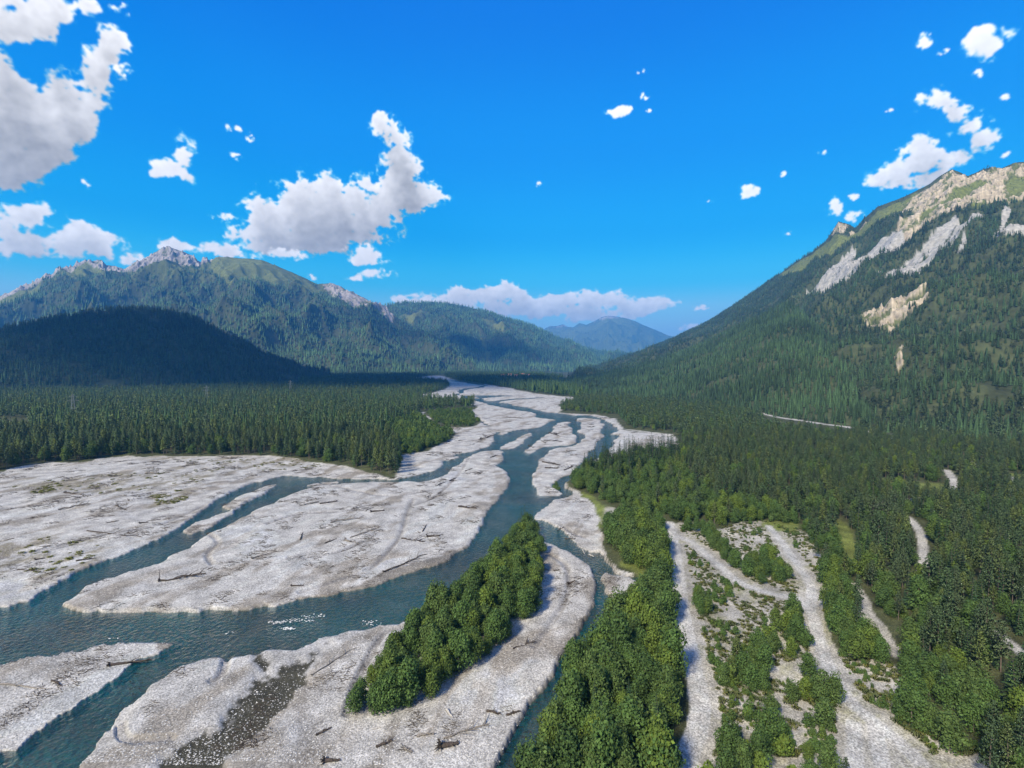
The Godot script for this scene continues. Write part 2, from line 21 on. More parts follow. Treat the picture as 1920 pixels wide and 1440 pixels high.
const PATCHES := {"right": [["scree", [0.4489, 0.7908, 0.4349, 0.7448, 0.4429, 0.6904, 0.4729, 0.6736, 0.513, 0.6234, 0.5752, 0.5732, 0.6693, 0.59, 0.7174, 0.6234, 0.6373, 0.6695, 0.5371, 0.7364, 0.483, 0.7824]], ["scree", [0.3387, 0.7364, 0.3226, 0.7071, 0.3948, 0.636, 0.4429, 0.5858, 0.477, 0.5649, 0.493, 0.5649, 0.4329, 0.6402, 0.3848, 0.6946]], ["scree", [0.2725, 0.7364, 0.2585, 0.7238, 0.3367, 0.636, 0.3928, 0.5732, 0.4309, 0.523, 0.4749, 0.5272, 0.4409, 0.569, 0.3848, 0.6444]], ["scree", [0.2024, 0.7615, 0.1804, 0.7406, 0.2024, 0.6485, 0.1523, 0.6192, 0.1523, 0.59, 0.2004, 0.59, 0.2305, 0.5858, 0.2084, 0.6485]], ["scree", [0.3146, 0.6527, 0.3046, 0.6402, 0.3206, 0.5732, 0.3347, 0.5565, 0.3246, 0.6067]], ["scree", [0.5451, 0.7824, 0.5531, 0.7448, 0.6172, 0.6736, 0.6493, 0.6946, 0.5972, 0.749]], ["rock", [0.491, 0.8828, 0.4489, 0.9665, 0.3447, 0.9916, 0.2745, 0.9791, 0.1383, 0.9916, 0.0982, 0.9833, 0.0341, 0.9749, 0.0321, 0.7197, 0.1122, 0.7615, 0.2024, 0.7866, 0.2365, 0.8075, 0.3387, 0.7615, 0.4008, 0.749, 0.4349, 0.7155, 0.4549, 0.7741, 0.4509, 0.8326, 0.4208, 0.8452, 0.4469, 0.8912, 0.4729, 0.8661]], ["rock", [0.6573, 1, 0.6152, 0.9916, 0.5812, 0.9874, 0.5932, 0.9121, 0.6593, 0.9498]], ["rock", [0.5812, 0.8996, 0.517, 0.9582, 0.479, 0.9038, 0.493, 0.8661, 0.5571, 0.887]], ["rock", [0.5251, 0.4059, 0.477, 0.431, 0.4389, 0.4142, 0.3968, 0.4184, 0.3908, 0.3933, 0.4289, 0.3766, 0.4549, 0.3473, 0.503, 0.364]], ["rock", [0.7675, 0.2803, 0.7475, 0.2929, 0.7455, 0.2469, 0.7595, 0.2259]], ["rock", [0.4469, 0.2134, 0.4329, 0.2385, 0.4329, 0.1883, 0.4409, 0.1883]], ["grass", [0.7916, 0.9916, 0.7575, 0.9791, 0.6834, 0.9665, 0.5812, 0.8787, 0.489, 0.9707, 0.4409, 0.9665, 0.4269, 0.9874, 0.4469, 0.9121, 0.481, 0.8619, 0.5571, 0.887, 0.6453, 0.8159, 0.7154, 0.8452, 0.7715, 0.8787]], ["grass", [0.4188, 0.7824, 0.3788, 0.8368, 0.3387, 0.841, 0.2705, 0.8745, 0.2565, 0.9121, 0.3146, 0.9289, 0.3667, 0.8619, 0.4128, 0.8326]], ["grass", [0.3246, 0.7448, 0.2525, 0.8117, 0.2204, 0.7908, 0.2806, 0.749]], ["grass", [0.2064, 0.9079, 0.1363, 0.9289, 0.1383, 0.8536, 0.1884, 0.8368]], ["grass", [0.8697, 0.0126, 0.8277, 0.0586, 0.8196, 0.0167, 0.8537, 0]], ["grass", [0.7315, 0.0377, 0.7074, 0.0837, 0.6613, 0.0795, 0.6653, 0.0335, 0.7014, 0.0042]], ["grass", [0.6293, 0, 0.5571, 0.0209, 0.495, 0.0126, 0.505, 0]]], "leftpeak": [["rock", [0.0441, 1, 0.1022, 1, 0.1924, 1, 0.2806, 1, 0.3607, 1, 0.4108, 1, 0.479, 1, 0.5852, 1, 0.6573, 1, 0.7034, 1, 0.7355, 1, 0.7455, 1, 0.6693, 0.9791, 0.5912, 0.9205, 0.521, 0.8619, 0.483, 0.8954, 0.4329, 0.8577, 0.4128, 0.8954, 0.3707, 0.9121, 0.3387, 0.9079, 0.2966, 0.9582, 0.2505, 0.9247, 0.1844, 0.9247, 0.1022, 0.9331, 0.0721, 0.8285]], ["rock", [0.8056, 0.9958, 0.8477, 1, 0.8798, 1, 0.9198, 1, 0.9138, 0.8996, 0.8798, 0.8368, 0.8557, 0.8619, 0.8277, 0.8954]], ["grass", [0.6573, 0.9916, 0.7034, 0.9958, 0.7395, 1, 0.7796, 0.9916, 0.8056, 0.9414, 0.7916, 0.7364, 0.7595, 0.7866, 0.7255, 0.7908, 0.6934, 0.7113, 0.6593, 0.8452]], ["grass", [0.2164, 0.8912, 0.2846, 0.9791, 0.3387, 0.9079, 0.2786, 0.8159, 0.2325, 0.7992]], ["grass", [0.4329, 0.8577, 0.481, 0.8912, 0.5311, 0.8577, 0.4749, 0.795]], ["grass", [0.0721, 0.9247, 0.1483, 0.9205, 0.1263, 0.7866, 0.0902, 0.7238]]], "midhill": [["grass", [0.1884, 0.7782, 0.2665, 0.8577, 0.2826, 0.6569, 0.2285, 0.5565]], ["grass", [0.4248, 0.7699, 0.505, 0.8075, 0.479, 0.5858]], ["grass", [0.3567, 0.3096, 0.3988, 0.2552, 0.3848, 0.1674]], ["grass", [0.4248, 0.5774, 0.4449, 0.318, 0.4589, 0.1088, 0.4469, 0.1046, 0.4329, 0.3096]]], "farpeak": [["rock", [0.1503, 0.9623, 0.2685, 1, 0.3507, 0.9833, 0.2786, 0.8577]], ["rock", [0.483, 0.9916, 0.5992, 1, 0.7816, 1, 0.6513, 0.9247]], ["grass", [0.1263, 0.9289, 0.3727, 0.9414, 0.5591, 0.9456, 0.7154, 1, 0.8096, 0.9874, 0.6253, 0.8577, 0.485, 0.8159, 0.3267, 0.6402, 0.1884, 0.6402]]], "lefthill": [], "shoulder": []}
const LOGS := [[[-96.4, 143.1, -86.5, 147.8], 0.42, "snag", "dark bushy driftwood trunk with an upright dead branch on the broad gravel bar"], [[-79.6, 103.0, -73.2, 105.5], 0.4, "root", "pale driftwood log reaching over the water from the left gravel islet"], [[-95.1, 96.6, -85.8, 95.6], 0.22, "thin", "thin driftwood pole lying across the left gravel islet"], [[-86.8, 97.9, -83.3, 96.1], 0.22, "branch", "small bleached forked branch on the left gravel islet"], [[-185.0, 214.0, -177.7, 221.2], 0.4, "branch", "tangled driftwood branch on the far left gravel flat"], [[-205.2, 241.3, -193.7, 237.4], 0.4, "root", "dark driftwood stump near the upper left of the gravel flat"], [[-150.6, 194.7, -148.0, 197.4], 0.25, "branch", "hooked driftwood branch above the bend of the left side channel"], [[-150.5, 185.5, -126.9, 179.8], 0.28, "thin", "very long thin driftwood pole left of the side channel"], [[-165.3, 218.8, -156.0, 212.4], 0.3, "thin", "pale straight driftwood pole in the middle of the left gravel flat"], [[-81.3, 222.1, -75.5, 226.4], 0.35, "branch", "driftwood branch lying high on the middle gravel bar"], [[-61.8, 173.3, -59.7, 178.1], 0.3, "thin", "short dark driftwood pole in the middle of the broad bar"], [[-81.2, 165.9, -72.2, 165.9], 0.2, "thin", "slim horizontal driftwood pole on the broad gravel bar"], [[-79.3, 159.6, -76.2, 163.6], 0.32, "root", "dark driftwood stump with roots below a slim pole on the broad bar"], [[-71.4, 176.5, -74, 184.9], 0.28, "thin", "upright looking short driftwood stick on the broad bar"], [[-58.9, 139.6, -55.8, 140.0], 0.26, "root", "small driftwood stump close to the main river bank"], [[-107.9, 184.9, -103.1, 185.5], 0.26, "branch", "driftwood branch at the sandy edge of the side channel"], [[-138.6, 195.4, -136.5, 196.7], 0.3, "root", "lone driftwood stump left of the side channel"], [[-131.2, 157.4, -127.6, 160.0], 0.34, "branch", "dark driftwood branch near the bank of the left side channel"], [[-142.7, 150.9, -134.9, 149.7], 0.26, "thin", "driftwood pole close to the left edge above the side channel"], [[-144.5, 158.7, -143.0, 160.0], 0.34, "root", "dark driftwood stump in the brown debris at the left edge"], [[-198.4, 284.5, -191.2, 284.5], 0.45, "branch", "driftwood heap near the left forest edge"], [[-36.6, 149.3, -26.5, 163.6], 0.3, "root", "long driftwood log with a root at its lower end beside the main river"], [[-55.9, 176.0, -50.7, 173.9], 0.45, "root", "big dark driftwood root in the centre of the broad bar"], [[-55.3, 179.2, -47.9, 189.1], 0.28, "branch", "curved driftwood branch leading up from the big dark root"], [[-67.8, 196.0, -56.5, 202.8], 0.3, "branch", "long forked driftwood branch high on the broad bar"], [[-56.2, 210.1, -51.4, 211.6], 0.38, "root", "dark driftwood stump high on the broad bar"], [[-82.7, 224.6, -88.9, 219.6], 0.3, "branch", "small driftwood branch near the shallow fan"], [[-37.7, 178.7, -29.1, 175.4], 0.34, "branch", "tangled driftwood branch beside the dry gully of the broad bar"], [[-29, 180.3, -25.1, 180.9], 0.5, "root", "big driftwood root right of the dry gully"], [[-22.2, 218.0, -14.4, 214.0], 0.42, "branch", "dark driftwood heap near the inner bend of the main river"], [[-31.8, 186.1, -31.8, 194.1], 0.3, "thin", "short driftwood pole pointing upstream above the dry gully"], [[0.3, 107.6, 5, 111.4], 0.24, "branch", "reddish driftwood branch on the pale gravel beside the wooded island"], [[-11.2, 88.5, -9.9, 86.5], 0.3, "bare", "short white bleached log on the gravel below the wooded island"], [[-31.4, 83, -29.6, 84.9], 0.28, "branch", "pale branching driftwood near the bottom of the gravel bar"], [[-10.7, 81.6, -3.7, 84.9], 0.2, "branch", "sprawling dark driftwood branches at the bottom by the right branch"], [[-10.8, 79.6, -8.3, 80.4], 0.62, "root", "large dark driftwood root near the bottom edge"], [[-15.1, 82.5, -12.7, 82.8], 0.3, "branch", "driftwood brush below the tail of the wooded island"], [[-22.7, 84.6, -21, 85.1], 0.2, "bare", "pale log at the foot of the wooded island"], [[-38.2, 99.3, -32.7, 109.1], 0.17, "root", "long straight dark driftwood trunk beside the damp strip"], [[-28, 77.4, -25.8, 77.7], 0.42, "root", "dark driftwood root at the bottom edge below the damp strip"], [[-16.5, 79.8, -15.2, 78.8], 0.26, "branch", "small dark driftwood branch at the bottom between two roots"], [[-21.1, 80.5, -18.9, 81.8], 0.3, "branch", "mossy driftwood branch below the tail of the island"], [[-4.3, 88, -1.8, 87.3], 0.3, "branch", "brown driftwood brush in the pale silt by the right branch"], [[-0.9, 87.1, 1.4, 88.3], 0.26, "branch", "second brown driftwood brush beside the pale silt at the water"], [[15.4, 142.0, 17.2, 142.7], 0.4, "root", "small brown driftwood stump on the upper part of the pale spit"], [[12, 150.5, 13.7, 150.9], 0.3, "branch", "brown driftwood tuft near the top of the pale spit"], [[22.7, 168.8, 23, 164.5], 0.2, "bare", "white snag standing in the right branch"], [[24.2, 164.5, 25.5, 162.7], 0.3, "bare", "white log stranded in the shallow right branch"], [[16.3, 188.5, 19.1, 191.5], 0.22, "branch", "driftwood branch on the gravel left of the round thicket"], [[18.3, 179.8, 21.5, 178.7], 0.24, "branch", "dark driftwood at the waterline across from the spit"], [[18.5, 320.1, 28.3, 310.0], 0.5, "branch", "large dark driftwood heap on the island gravel in mid stream"], [[19, 302.1, 26.1, 299.0], 0.4, "branch", "second dark driftwood heap below the large one in mid stream"], [[29.1, 293.0, 35.3, 305.2], 0.38, "branch", "driftwood branch beside the bend of the right channel"], [[37.3, 357.0, 44, 361.4], 0.4, "root", "driftwood stump at the top of the mid stream gravel island"], [[-25, 411.9, -15.6, 439.4], 0.5, "branch", "brown driftwood drift at the tip of the bar left of the confluence"], [[-13.6, 334.7, -9.7, 342.5], 0.34, "branch", "driftwood at the water edge left of the confluence"], [[-26, 291.6, -22.4, 299.0], 0.3, "thin", "driftwood pole below the far side channel"], [[-31.7, 266.5, -28.9, 273.9], 0.3, "thin", "dark driftwood pole on the bar below the side channel"], [[-36, 257.1, -33.6, 262.9], 0.3, "thin", "short driftwood pole left of its twin on the bar"], [[22.6, 406.2, 25.6, 395.3], 0.35, "branch", "driftwood at the edge of the narrow gravel island upstream"], [[31.4, 456.4, 38.9, 436.2], 0.4, "branch", "driftwood drift on the narrow gravel island upstream"], [[-5.9, 588.1, 9.3, 576.6], 0.45, "branch", "driftwood on the far gravel bar upstream"], [[12.5, 385.0, 15.2, 375.2], 0.35, "root", "driftwood stump at the tail of the narrow gravel island"], [[55.9, 161.3, 56.7, 157.8], 0.14, "branch", "bleached fallen branches beside the sandy lane"]]
const CLOUDS := [[-36.53, 25.81, 1.11, 1.51, -37.36, 23.99, 1.54, 1.65, -38.81, 21.72, 1.84, 1.72, -40.37, 19.78, 2.25, 1.95, -42.01, 17.83, 2.55, 2.11, -43.15, 15.37, 2.27, 1.75, -39.2, 19.44, 1.61, 1.54, -44.88, 16.5, 3.33, 3.26, -41.08, 16.91, 1.59, 1.32, -40.69, 26.82, 2.08, 1.27, -42.9, 25.87, 1.88, 1.96, -45.04, 21.76, 2.36, 4.31, -41.21, 25.12, 1.11, 1.37, -42.72, 20.76, 1.41, 1.43, -38.33, 27.78, 1.06, 0.68], [-35.99, 28.35, 0.82, 0.49], [-35.98, 24.19, 0.83, 0.6], [-42.61, 11.84, 1.59, 0.88, -43.27, 9.72, 1.88, 1.29, -40.74, 10.11, 2.56, 1.25, -37.99, 10.5, 2.01, 1.38, -39.02, 11.63, 0.91, 1.18, -41.66, 12.42, 0.91, 0.73], [-31.5, 18.98, 1.43, 1.45, -32.75, 17.32, 1.56, 0.78, -31.33, 16.96, 1.27, 0.53, -33.76, 16.83, 0.72, 0.34], [-27.39, 19.35, 0.5, 0.4], [-26.09, 21.11, 0.42, 0.48], [-27.49, 21.65, 1, 0.39], [-38.61, 15.14, 0.32, 0.49], [-28.46, 13.97, 1.07, 0.42], [-24.71, 13.54, 3.65, 2.41, -21.79, 15.31, 3.54, 2.66, -19.78, 16.49, 3.1, 2.66, -15.1, 16.89, 4.62, 2.47, -17.75, 14.42, 5.89, 2.01, -21.83, 12.32, 5.64, 1.31, -11.29, 18.65, 2.49, 2.93, -11.93, 21.53, 1.76, 2.11, -13.32, 23.53, 1.41, 1.36, -9.08, 17.51, 2.13, 1.51, -13.85, 24.62, 0.75, 0.45], [-15.14, 11.74, 2.27, 1.16, -15.95, 10.91, 1.39, 0.53], [-14.62, 9.69, 2.17, 0.59, -16.75, 9.17, 1.33, 0.32], [-32.66, 10.97, 1.91, 0.83, -27.97, 11.01, 2.75, 0.87, -22.33, 11.27, 2.19, 0.71, -35.44, 9.41, 0.93, 0.63], [-20.62, 9.07, 0.71, 0.37], [-10.81, 7.14, 2.8, 0.66, -6.31, 7.67, 2.86, 1, -3.45, 7.82, 2.59, 1.12, -0.29, 8.11, 2.07, 1.23, 2.3, 6.98, 3.44, 1.01, 6.31, 7.06, 3.39, 1.01, 9.69, 7.33, 3.32, 1, 13.02, 6.42, 2.7, 0.99, 15.72, 6.62, 2.22, 0.76, 8.01, 5.68, 6.1, 0.79, 0, 6.31, 5.17, 0.79], [10.7, 25.02, 1.64, 0.59, 11.79, 25.25, 0.87, 0.4], [14, 26.16, 0.69, 0.35], [14.33, 25.02, 0.37, 0.27], [23.72, 16.78, 1.52, 0.76, 24.29, 16.95, 1.04, 0.47], [20.44, 16.37, 0.6, 0.24], [41.38, 24.65, 1.56, 0.97, 41.87, 23.86, 0.81, 0.9, 40.89, 25.05, 0.8, 0.69], [37.5, 25.77, 0.71, 0.65], [38.81, 24.59, 0.48, 0.22], [40.96, 22.38, 0.35, 0.51], [37.95, 21.57, 1.18, 0.76, 39.52, 20.39, 1.13, 0.84, 40.88, 18.89, 1.03, 1.06, 41.55, 17.57, 1.01, 0.77, 37.49, 17.74, 1.82, 1.37, 36.06, 16.6, 1.65, 1.09, 34.55, 16.26, 1.37, 0.86, 38.92, 16.82, 2.01, 0.96, 37.54, 15.47, 2.43, 0.58], [42.57, 20.37, 0.43, 0.26], [42.67, 16.33, 0.37, 0.31], [30.95, 14.32, 1.08, 0.68, 31.15, 14.84, 0.67, 0.54], [32.82, 13.46, 0.96, 0.63], [32.59, 15.07, 0.57, 0.36], [30.24, 19.08, 0.55, 0.3], [26.87, 17.89, 0.45, 0.27], [27.5, 12.65, 0.72, 0.19], [18.37, 4.26, 1.34, 0.49], [19.48, 6.11, 0.92, 0.37], [13.66, 28.17, 0.64, 0.25], [2.8, 18.97, 0.4, 0.3], [35.13, 21.47, 0.38, 0.16]]
const HOUSES := [-937.2, 1294, -34.7, 2021, -8.6, 2130, 16, 1987, 44.6, 2209, 62.2, 2056]
const PYLONS := [-457.3, 549.8, -440.7, 762.2, -422.8, 1008]
const FOAM := [[-54.8, 121.0, 1.6, 40], [-50.8, 118.2, 1.3, 40], [-49.9, 122.0, 2.5, 40], [-47, 124.1, 2.2, 30], [-63, 116.1, 1.2, 8], [-32.1, 120.7, 2.5, 14], [-33.6, 121.5, 1.6, 10], [-87.1, 113.8, 0.8, 6]]
const GULLIES := [[-43.9, 233.6, -42.1, 212.4, -40, 194.7, -38.7, 180.9, -39.4, 164.5, -41, 151.7, -46.2, 146.0, -51.7, 140.7, -55.9, 136.7], [-156.7, 160.0, -150.1, 169.3, -141.3, 182.6, -130.8, 194.7, -129.6, 212.4, -130.6, 233.6], [-135.0, 271.4, -145.4, 265.3, -162.4, 253.8, -173.3, 233.6, -191.8, 224.6, -211.2, 216.3], [-40.3, 179.8, -48.7, 177.0, -54.4, 166.9, -61.2, 162.2, -68.5, 160.0], [-59.4, 224.6, -69.1, 212.4, -84.9, 208.6, -91.2, 194.7], [-89, 155.7, -95.6, 164.5, -97.7, 174.4, -105.0, 182.6], [-22.1, 120.2, -26, 118.2, -28.4, 115.4, -29.1, 104.9, -29.1, 96.1, -28.1, 88], [-97.1, 299.0, -120.1, 296.0, -138.6, 284.5, -156.2, 265.3], [-57.8, 105.3, -55.8, 100.3, -56.3, 96.9], [-64.8, 86, -62.2, 82.9, -59, 81.7, -53.4, 82.3], [11.7, 164.5, 15.9, 155.7, 15.5, 140.7, 11.5, 125.4, 4.5, 108.9], [-27, 332.8, -28.9, 284.5, -33.9, 238.3, -42.6, 220.4], [17.8, 194.7, 21.7, 185.5, 25.6, 179.8], [-97, 265.3, -69.2, 243.3, -50.9, 238.3, -30.9, 253.8], [-143.9, 174.4, -151.0, 164.5, -163.2, 160.0]]

# the floor's survey grid: columns by bearing, rows by distance, finer near the drone
const U0 := -1.34
const U1 := 1.34
const D0 := 56.0
const D1 := 7000.0
const NX := 700
const NZ := 860

var rng := RandomNumberGenerator.new()
var fine := FastNoiseLite.new()
var broad := FastNoiseLite.new()
var streak := FastNoiseLite.new()
var ridge := FastNoiseLite.new()
var height := PackedFloat32Array()      # ground height above the sloping plane, on the survey grid
var wet := PackedByteArray()
var named := {}
var mats := {}
var lofts := {}
var started := 0


func say(what: String) -> void:
	print("%5d ms  %s" % [Time.get_ticks_msec() - started, what])


func _ready() -> void:
	started = Time.get_ticks_msec()
	rng.seed = 20
	view_and_light()
	for n in [[fine, 0.9, 3, 11], [broad, 1.0, 4, 5], [streak, 1.0, 4, 23]]:
		n[0].noise_type = FastNoiseLite.TYPE_SIMPLEX_SMOOTH
		n[0].frequency = n[1]
		n[0].fractal_octaves = n[2]
		n[0].seed = n[3]
	ridge.noise_type = FastNoiseLite.TYPE_SIMPLEX
	ridge.fractal_type = FastNoiseLite.FRACTAL_RIDGED
	ridge.fractal_octaves = 5
	ridge.frequency = 1.0
	materials()
	say("materials")
	floor_and_river()
	say("floor")
	mountains()
	passing_clouds()
	say("mountains")
	vegetation()
	say("vegetation")
	driftwood()
	small_things()
	say("done")


# ------------------------------------------------------------------ camera, sky, sun

func view_and_light() -> void:
	var cam := Camera3D.new()
	cam.name = "camera"
	cam.fov = 72.0
	cam.near = 1.0
	cam.far = 60000.0
	cam.position = Vector3(0, EYE, 0)
	cam.rotation.x = -atan(30.0 / 990.99)
	add_child(cam)
	var env := Environment.new()
	env.background_mode = Environment.BG_SKY
	env.tonemap_mode = Environment.TONE_MAPPER_LINEAR
	env.tonemap_exposure = 1.65
	env.background_energy_multiplier = 0.82
	env.sky = Sky.new()
	env.sky.sky_material = sky()
	env.fog_enabled = true
	env.fog_density = 0.0001
	env.fog_light_color = Color(0.32, 0.68, 1.0)
	env.sdfgi_enabled = true
	env.ssao_enabled = true
	env.ssil_enabled = true
	var world := WorldEnvironment.new()
	world.name = "world"
	world.environment = env
	add_child(world)
	var sun := DirectionalLight3D.new()
	sun.name = "sun"
	sun.light_energy = 1.6
	sun.light_color = Color(1.0, 0.95, 0.85)
	sun.light_angular_distance = 8.0
	sun.shadow_enabled = true
	sun.directional_shadow_max_distance = 8000.0
	add_child(sun)
	sun.look_at_from_position(Vector3(-0.45, 0.62, 0.64) * 100.0, Vector3.ZERO)


func sky() -> PanoramaSkyMaterial:
	var w := 4096
	var h := 2048
	var stops := [[0.0, 206, 230, 238], [3.0, 200, 228, 238], [6.0, 150, 216, 240], [9.0, 60, 194, 240], [14.0, 0, 160, 232], [22.0, 0, 136, 224], [34.0, 0, 108, 208], [60.0, 0, 92, 192], [90.0, 0, 86, 184]]
	var g := Image.create_empty(1, h, false, Image.FORMAT_RGB8)
	for y in h:
		var el := 90.0 - (y + 0.5) / h * 180.0
		var c := Color8(120, 140, 140)
		if el > 0.0:
			for k in range(1, stops.size()):
				if el <= stops[k][0]:
					var t: float = smoothstep(stops[k - 1][0], stops[k][0], el) * 0.5 + 0.5 * (el - stops[k - 1][0]) / (stops[k][0] - stops[k - 1][0])
					c = Color8(stops[k - 1][1], stops[k - 1][2], stops[k - 1][3]).lerp(Color8(stops[k][1], stops[k][2], stops[k][3]), t)
					break
		g.set_pixel(0, y, c)
	g.resize(w, h, Image.INTERPOLATE_NEAREST)
	g.convert(Image.FORMAT_RGBA8)
	var puff := FastNoiseLite.new()
	puff.noise_type = FastNoiseLite.TYPE_SIMPLEX_SMOOTH
	puff.frequency = 1.0
	puff.fractal_octaves = 6
	puff.fractal_gain = 0.52
	puff.seed = 4
	var curl := FastNoiseLite.new()
	curl.noise_type = FastNoiseLite.TYPE_SIMPLEX_SMOOTH
	curl.frequency = 1.0
	curl.fractal_octaves = 3
	curl.fractal_gain = 0.42
	curl.seed = 15
	var per := w / 360.0
	var patches := []
	for cloud in CLOUDS:
		var lo := Vector2(1e9, 1e9)
		var hi := Vector2(-1e9, -1e9)
		for k in range(0, cloud.size(), 4):
			var a := Vector2(cloud[k], cloud[k + 1])
			var r := Vector2(cloud[k + 2], cloud[k + 3]) * 1.5 + Vector2(0.5, 0.5)
			lo = lo.min(a - r)
			hi = hi.max(a + r)
		var x0 := int((lo.x + 180.0) * per)
		var y0 := int((90.0 - hi.y) * per)
		var nx := int((hi.x - lo.x) * per)
		var ny := int((minf(hi.y - lo.y, hi.y + 1.0)) * per)
		var big := clampf((hi.x - lo.x) / 12.0, 0.15, 1.0)
		var grainy := 1.0 / clampf((cloud[2] + cloud[3]) * 0.75, 0.35, 2.1)
		var field := PackedFloat32Array()
		field.resize(nx * ny)
		for y in ny:
			var el := 90.0 - (y0 + y + 0.5) / per
			for x in nx:
				var az := (x0 + x + 0.5) / per - 180.0
				var s := 0.0
				for k in range(0, cloud.size(), 4):
					var ex: float = (az - cloud[k]) / cloud[k + 2]
					var ey: float = (el - cloud[k + 1]) / cloud[k + 3]
					var q := 1.0 - 0.5 * (ex * ex + ey * ey)
					if q > 0.0:
						s += q * q
				if s > 0.02:
					s = minf(s, 1.05) + 0.3 * smoothstep(0.9, 1.6, s) - 0.32 - 0.2 * (1.0 - big) + (1.0 + 0.6 * (1.0 - big)) * puff.get_noise_2d(az * grainy * 0.8 + cloud[0], el * grainy) * (0.55 + 0.6 * minf(s, 0.8)) + 0.6 * (0.3 - absf(curl.get_noise_2d(az * grainy * 1.5 + 70.0, el * grainy * 1.8)))
				else:
					s = -1.0
				field[y * nx + x] = s
		var bulk := PackedByteArray()
		bulk.resize(nx * ny)
		for k in nx * ny:
			bulk[k] = int(clampf(field[k], 0.0, 0.8) * 310.0)
		var soft := Image.create_from_data(nx, ny, false, Image.FORMAT_L8, bulk)
		soft.resize(maxi(nx / 7, 2), maxi(ny / 7, 2), Image.INTERPOLATE_TRILINEAR)
		soft.resize(nx, ny, Image.INTERPOLATE_CUBIC)
		var sd := soft.get_data()
		var patch := Image.create_empty(nx, ny, false, Image.FORMAT_RGBA8)
		for y in ny:
			for x in nx:
				var s := field[y * nx + x]
				if s <= 0.0:
					continue
				var alpha := smoothstep(0.0, 0.62 - 0.2 * big, s)
				# how much cloud stands between this spot and the sun, up and to the left
				var thick := 0.0
				for k in [0, 9, 20, 33, 48]:
					var sx: int = x - k / 3
					var sy: int = y - k
					if sx >= 0 and sy >= 0:
						thick += sd[sy * nx + sx] / 310.0
				thick -= 0.9 * (s - sd[y * nx + x] / 310.0)
				var lit := 1.0 - 0.09 * thick * big
				lit = clampf(lit, 0.6, 1.0)
				patch.set_pixel(x, y, Color(lit, lit, lit * 1.01, alpha))
		g.blend_rect(patch, Rect2i(0, 0, nx, ny), Vector2i(x0, y0))
		patches.append([patch, x0, y0])
	# the same sort of broken cumulus all round
	for turn in [93, 180, 267]:
		for k in patches.size():
			var im: Image = patches[k][0]
			var x := int(patches[k][1] + turn * per) % w
			g.blend_rect(im, Rect2i(Vector2i.ZERO, im.get_size()), Vector2i(x, patches[k][2] - 10))
	# and overhead, where the panorama spreads them
	for k in 34:
		var im: Image = patches[[0, 10, 0, 25, 3][k % 5]][0].duplicate()
		var el := 32.0 + 9.5 * (k % 6)
		im.resize(int(im.get_width() * 1.1 / cos(deg_to_rad(el))), im.get_height(), Image.INTERPOLATE_BILINEAR)
		var wide := im.get_width() / per
		var az := 54.0 + fposmod(k * 91.7, maxf(252.0 - wide, 20.0))
		g.blend_rect(im, Rect2i(Vector2i.ZERO, im.get_size()), Vector2i(int(fposmod(az + 180.0, 360.0) * per), int((90.0 - el) * per - im.get_height() * 0.5)))
	g.convert(Image.FORMAT_RGB8)
	var turned := Image.create_empty(w, h, false, Image.FORMAT_RGB8)      # the panorama's left edge lies straight ahead
	turned.blit_rect(g, Rect2i(w / 2, 0, w / 2, h), Vector2i.ZERO)
	turned.blit_rect(g, Rect2i(0, 0, w / 2, h), Vector2i(w / 2, 0))
	g = turned
	var m := PanoramaSkyMaterial.new()
	m.panorama = ImageTexture.create_from_image(g)
	return m


# ------------------------------------------------------------------ helpers

func tag(o: Node, label: String, category: String, group := "", kind := "") -> void:
	if label:
		o.set_meta("label", label)
	if category:
		o.set_meta("category", category)
	if group:
		o.set_meta("group", group)
	if kind:
		o.set_meta("kind", kind)


func numbered(called: String) -> String:
	var n: int = named.get(called, 0)
	named[called] = n + 1
	return called if n == 0 else "%s_%03d" % [called, n]


func thing(called: String, at: Vector3, turn := 0.0) -> Node3D:
	var o := Node3D.new()
	o.name = numbered(called)
	add_child(o)
	o.position = at
	o.rotation.y = turn
	return o


func part(called: String, mesh: Mesh, m: Material, parent: Node) -> MeshInstance3D:
	var o := MeshInstance3D.new()
	o.name = called
	o.mesh = mesh
	if m:
		o.material_override = m
	parent.add_child(o, true)
	return o


func arrays(v: PackedVector3Array, n: PackedVector3Array, c: PackedColorArray, i := PackedInt32Array()) -> ArrayMesh:
	if i.is_empty() and n.size():
		for k in range(0, v.size(), 3):
			if (v[k + 1] - v[k]).cross(v[k + 2] - v[k]).dot(n[k] + n[k + 1] + n[k + 2]) > 0.0:      # front faces run clockwise
				var q := v[k + 1]
				v[k + 1] = v[k + 2]
				v[k + 2] = q
				q = n[k + 1]
				n[k + 1] = n[k + 2]
				n[k + 2] = q
	var a := []
	a.resize(Mesh.ARRAY_MAX)
	a[Mesh.ARRAY_VERTEX] = v
	if n.size():
		a[Mesh.ARRAY_NORMAL] = n
	if c.size():
		a[Mesh.ARRAY_COLOR] = c
	if i.size():
		a[Mesh.ARRAY_INDEX] = i
	var m := ArrayMesh.new()
	m.add_surface_from_arrays(Mesh.PRIMITIVE_TRIANGLES, a)
	return m


func lin(r: float, g: float, b: float) -> Color:
	return Color(r, g, b).linear_to_srgb()


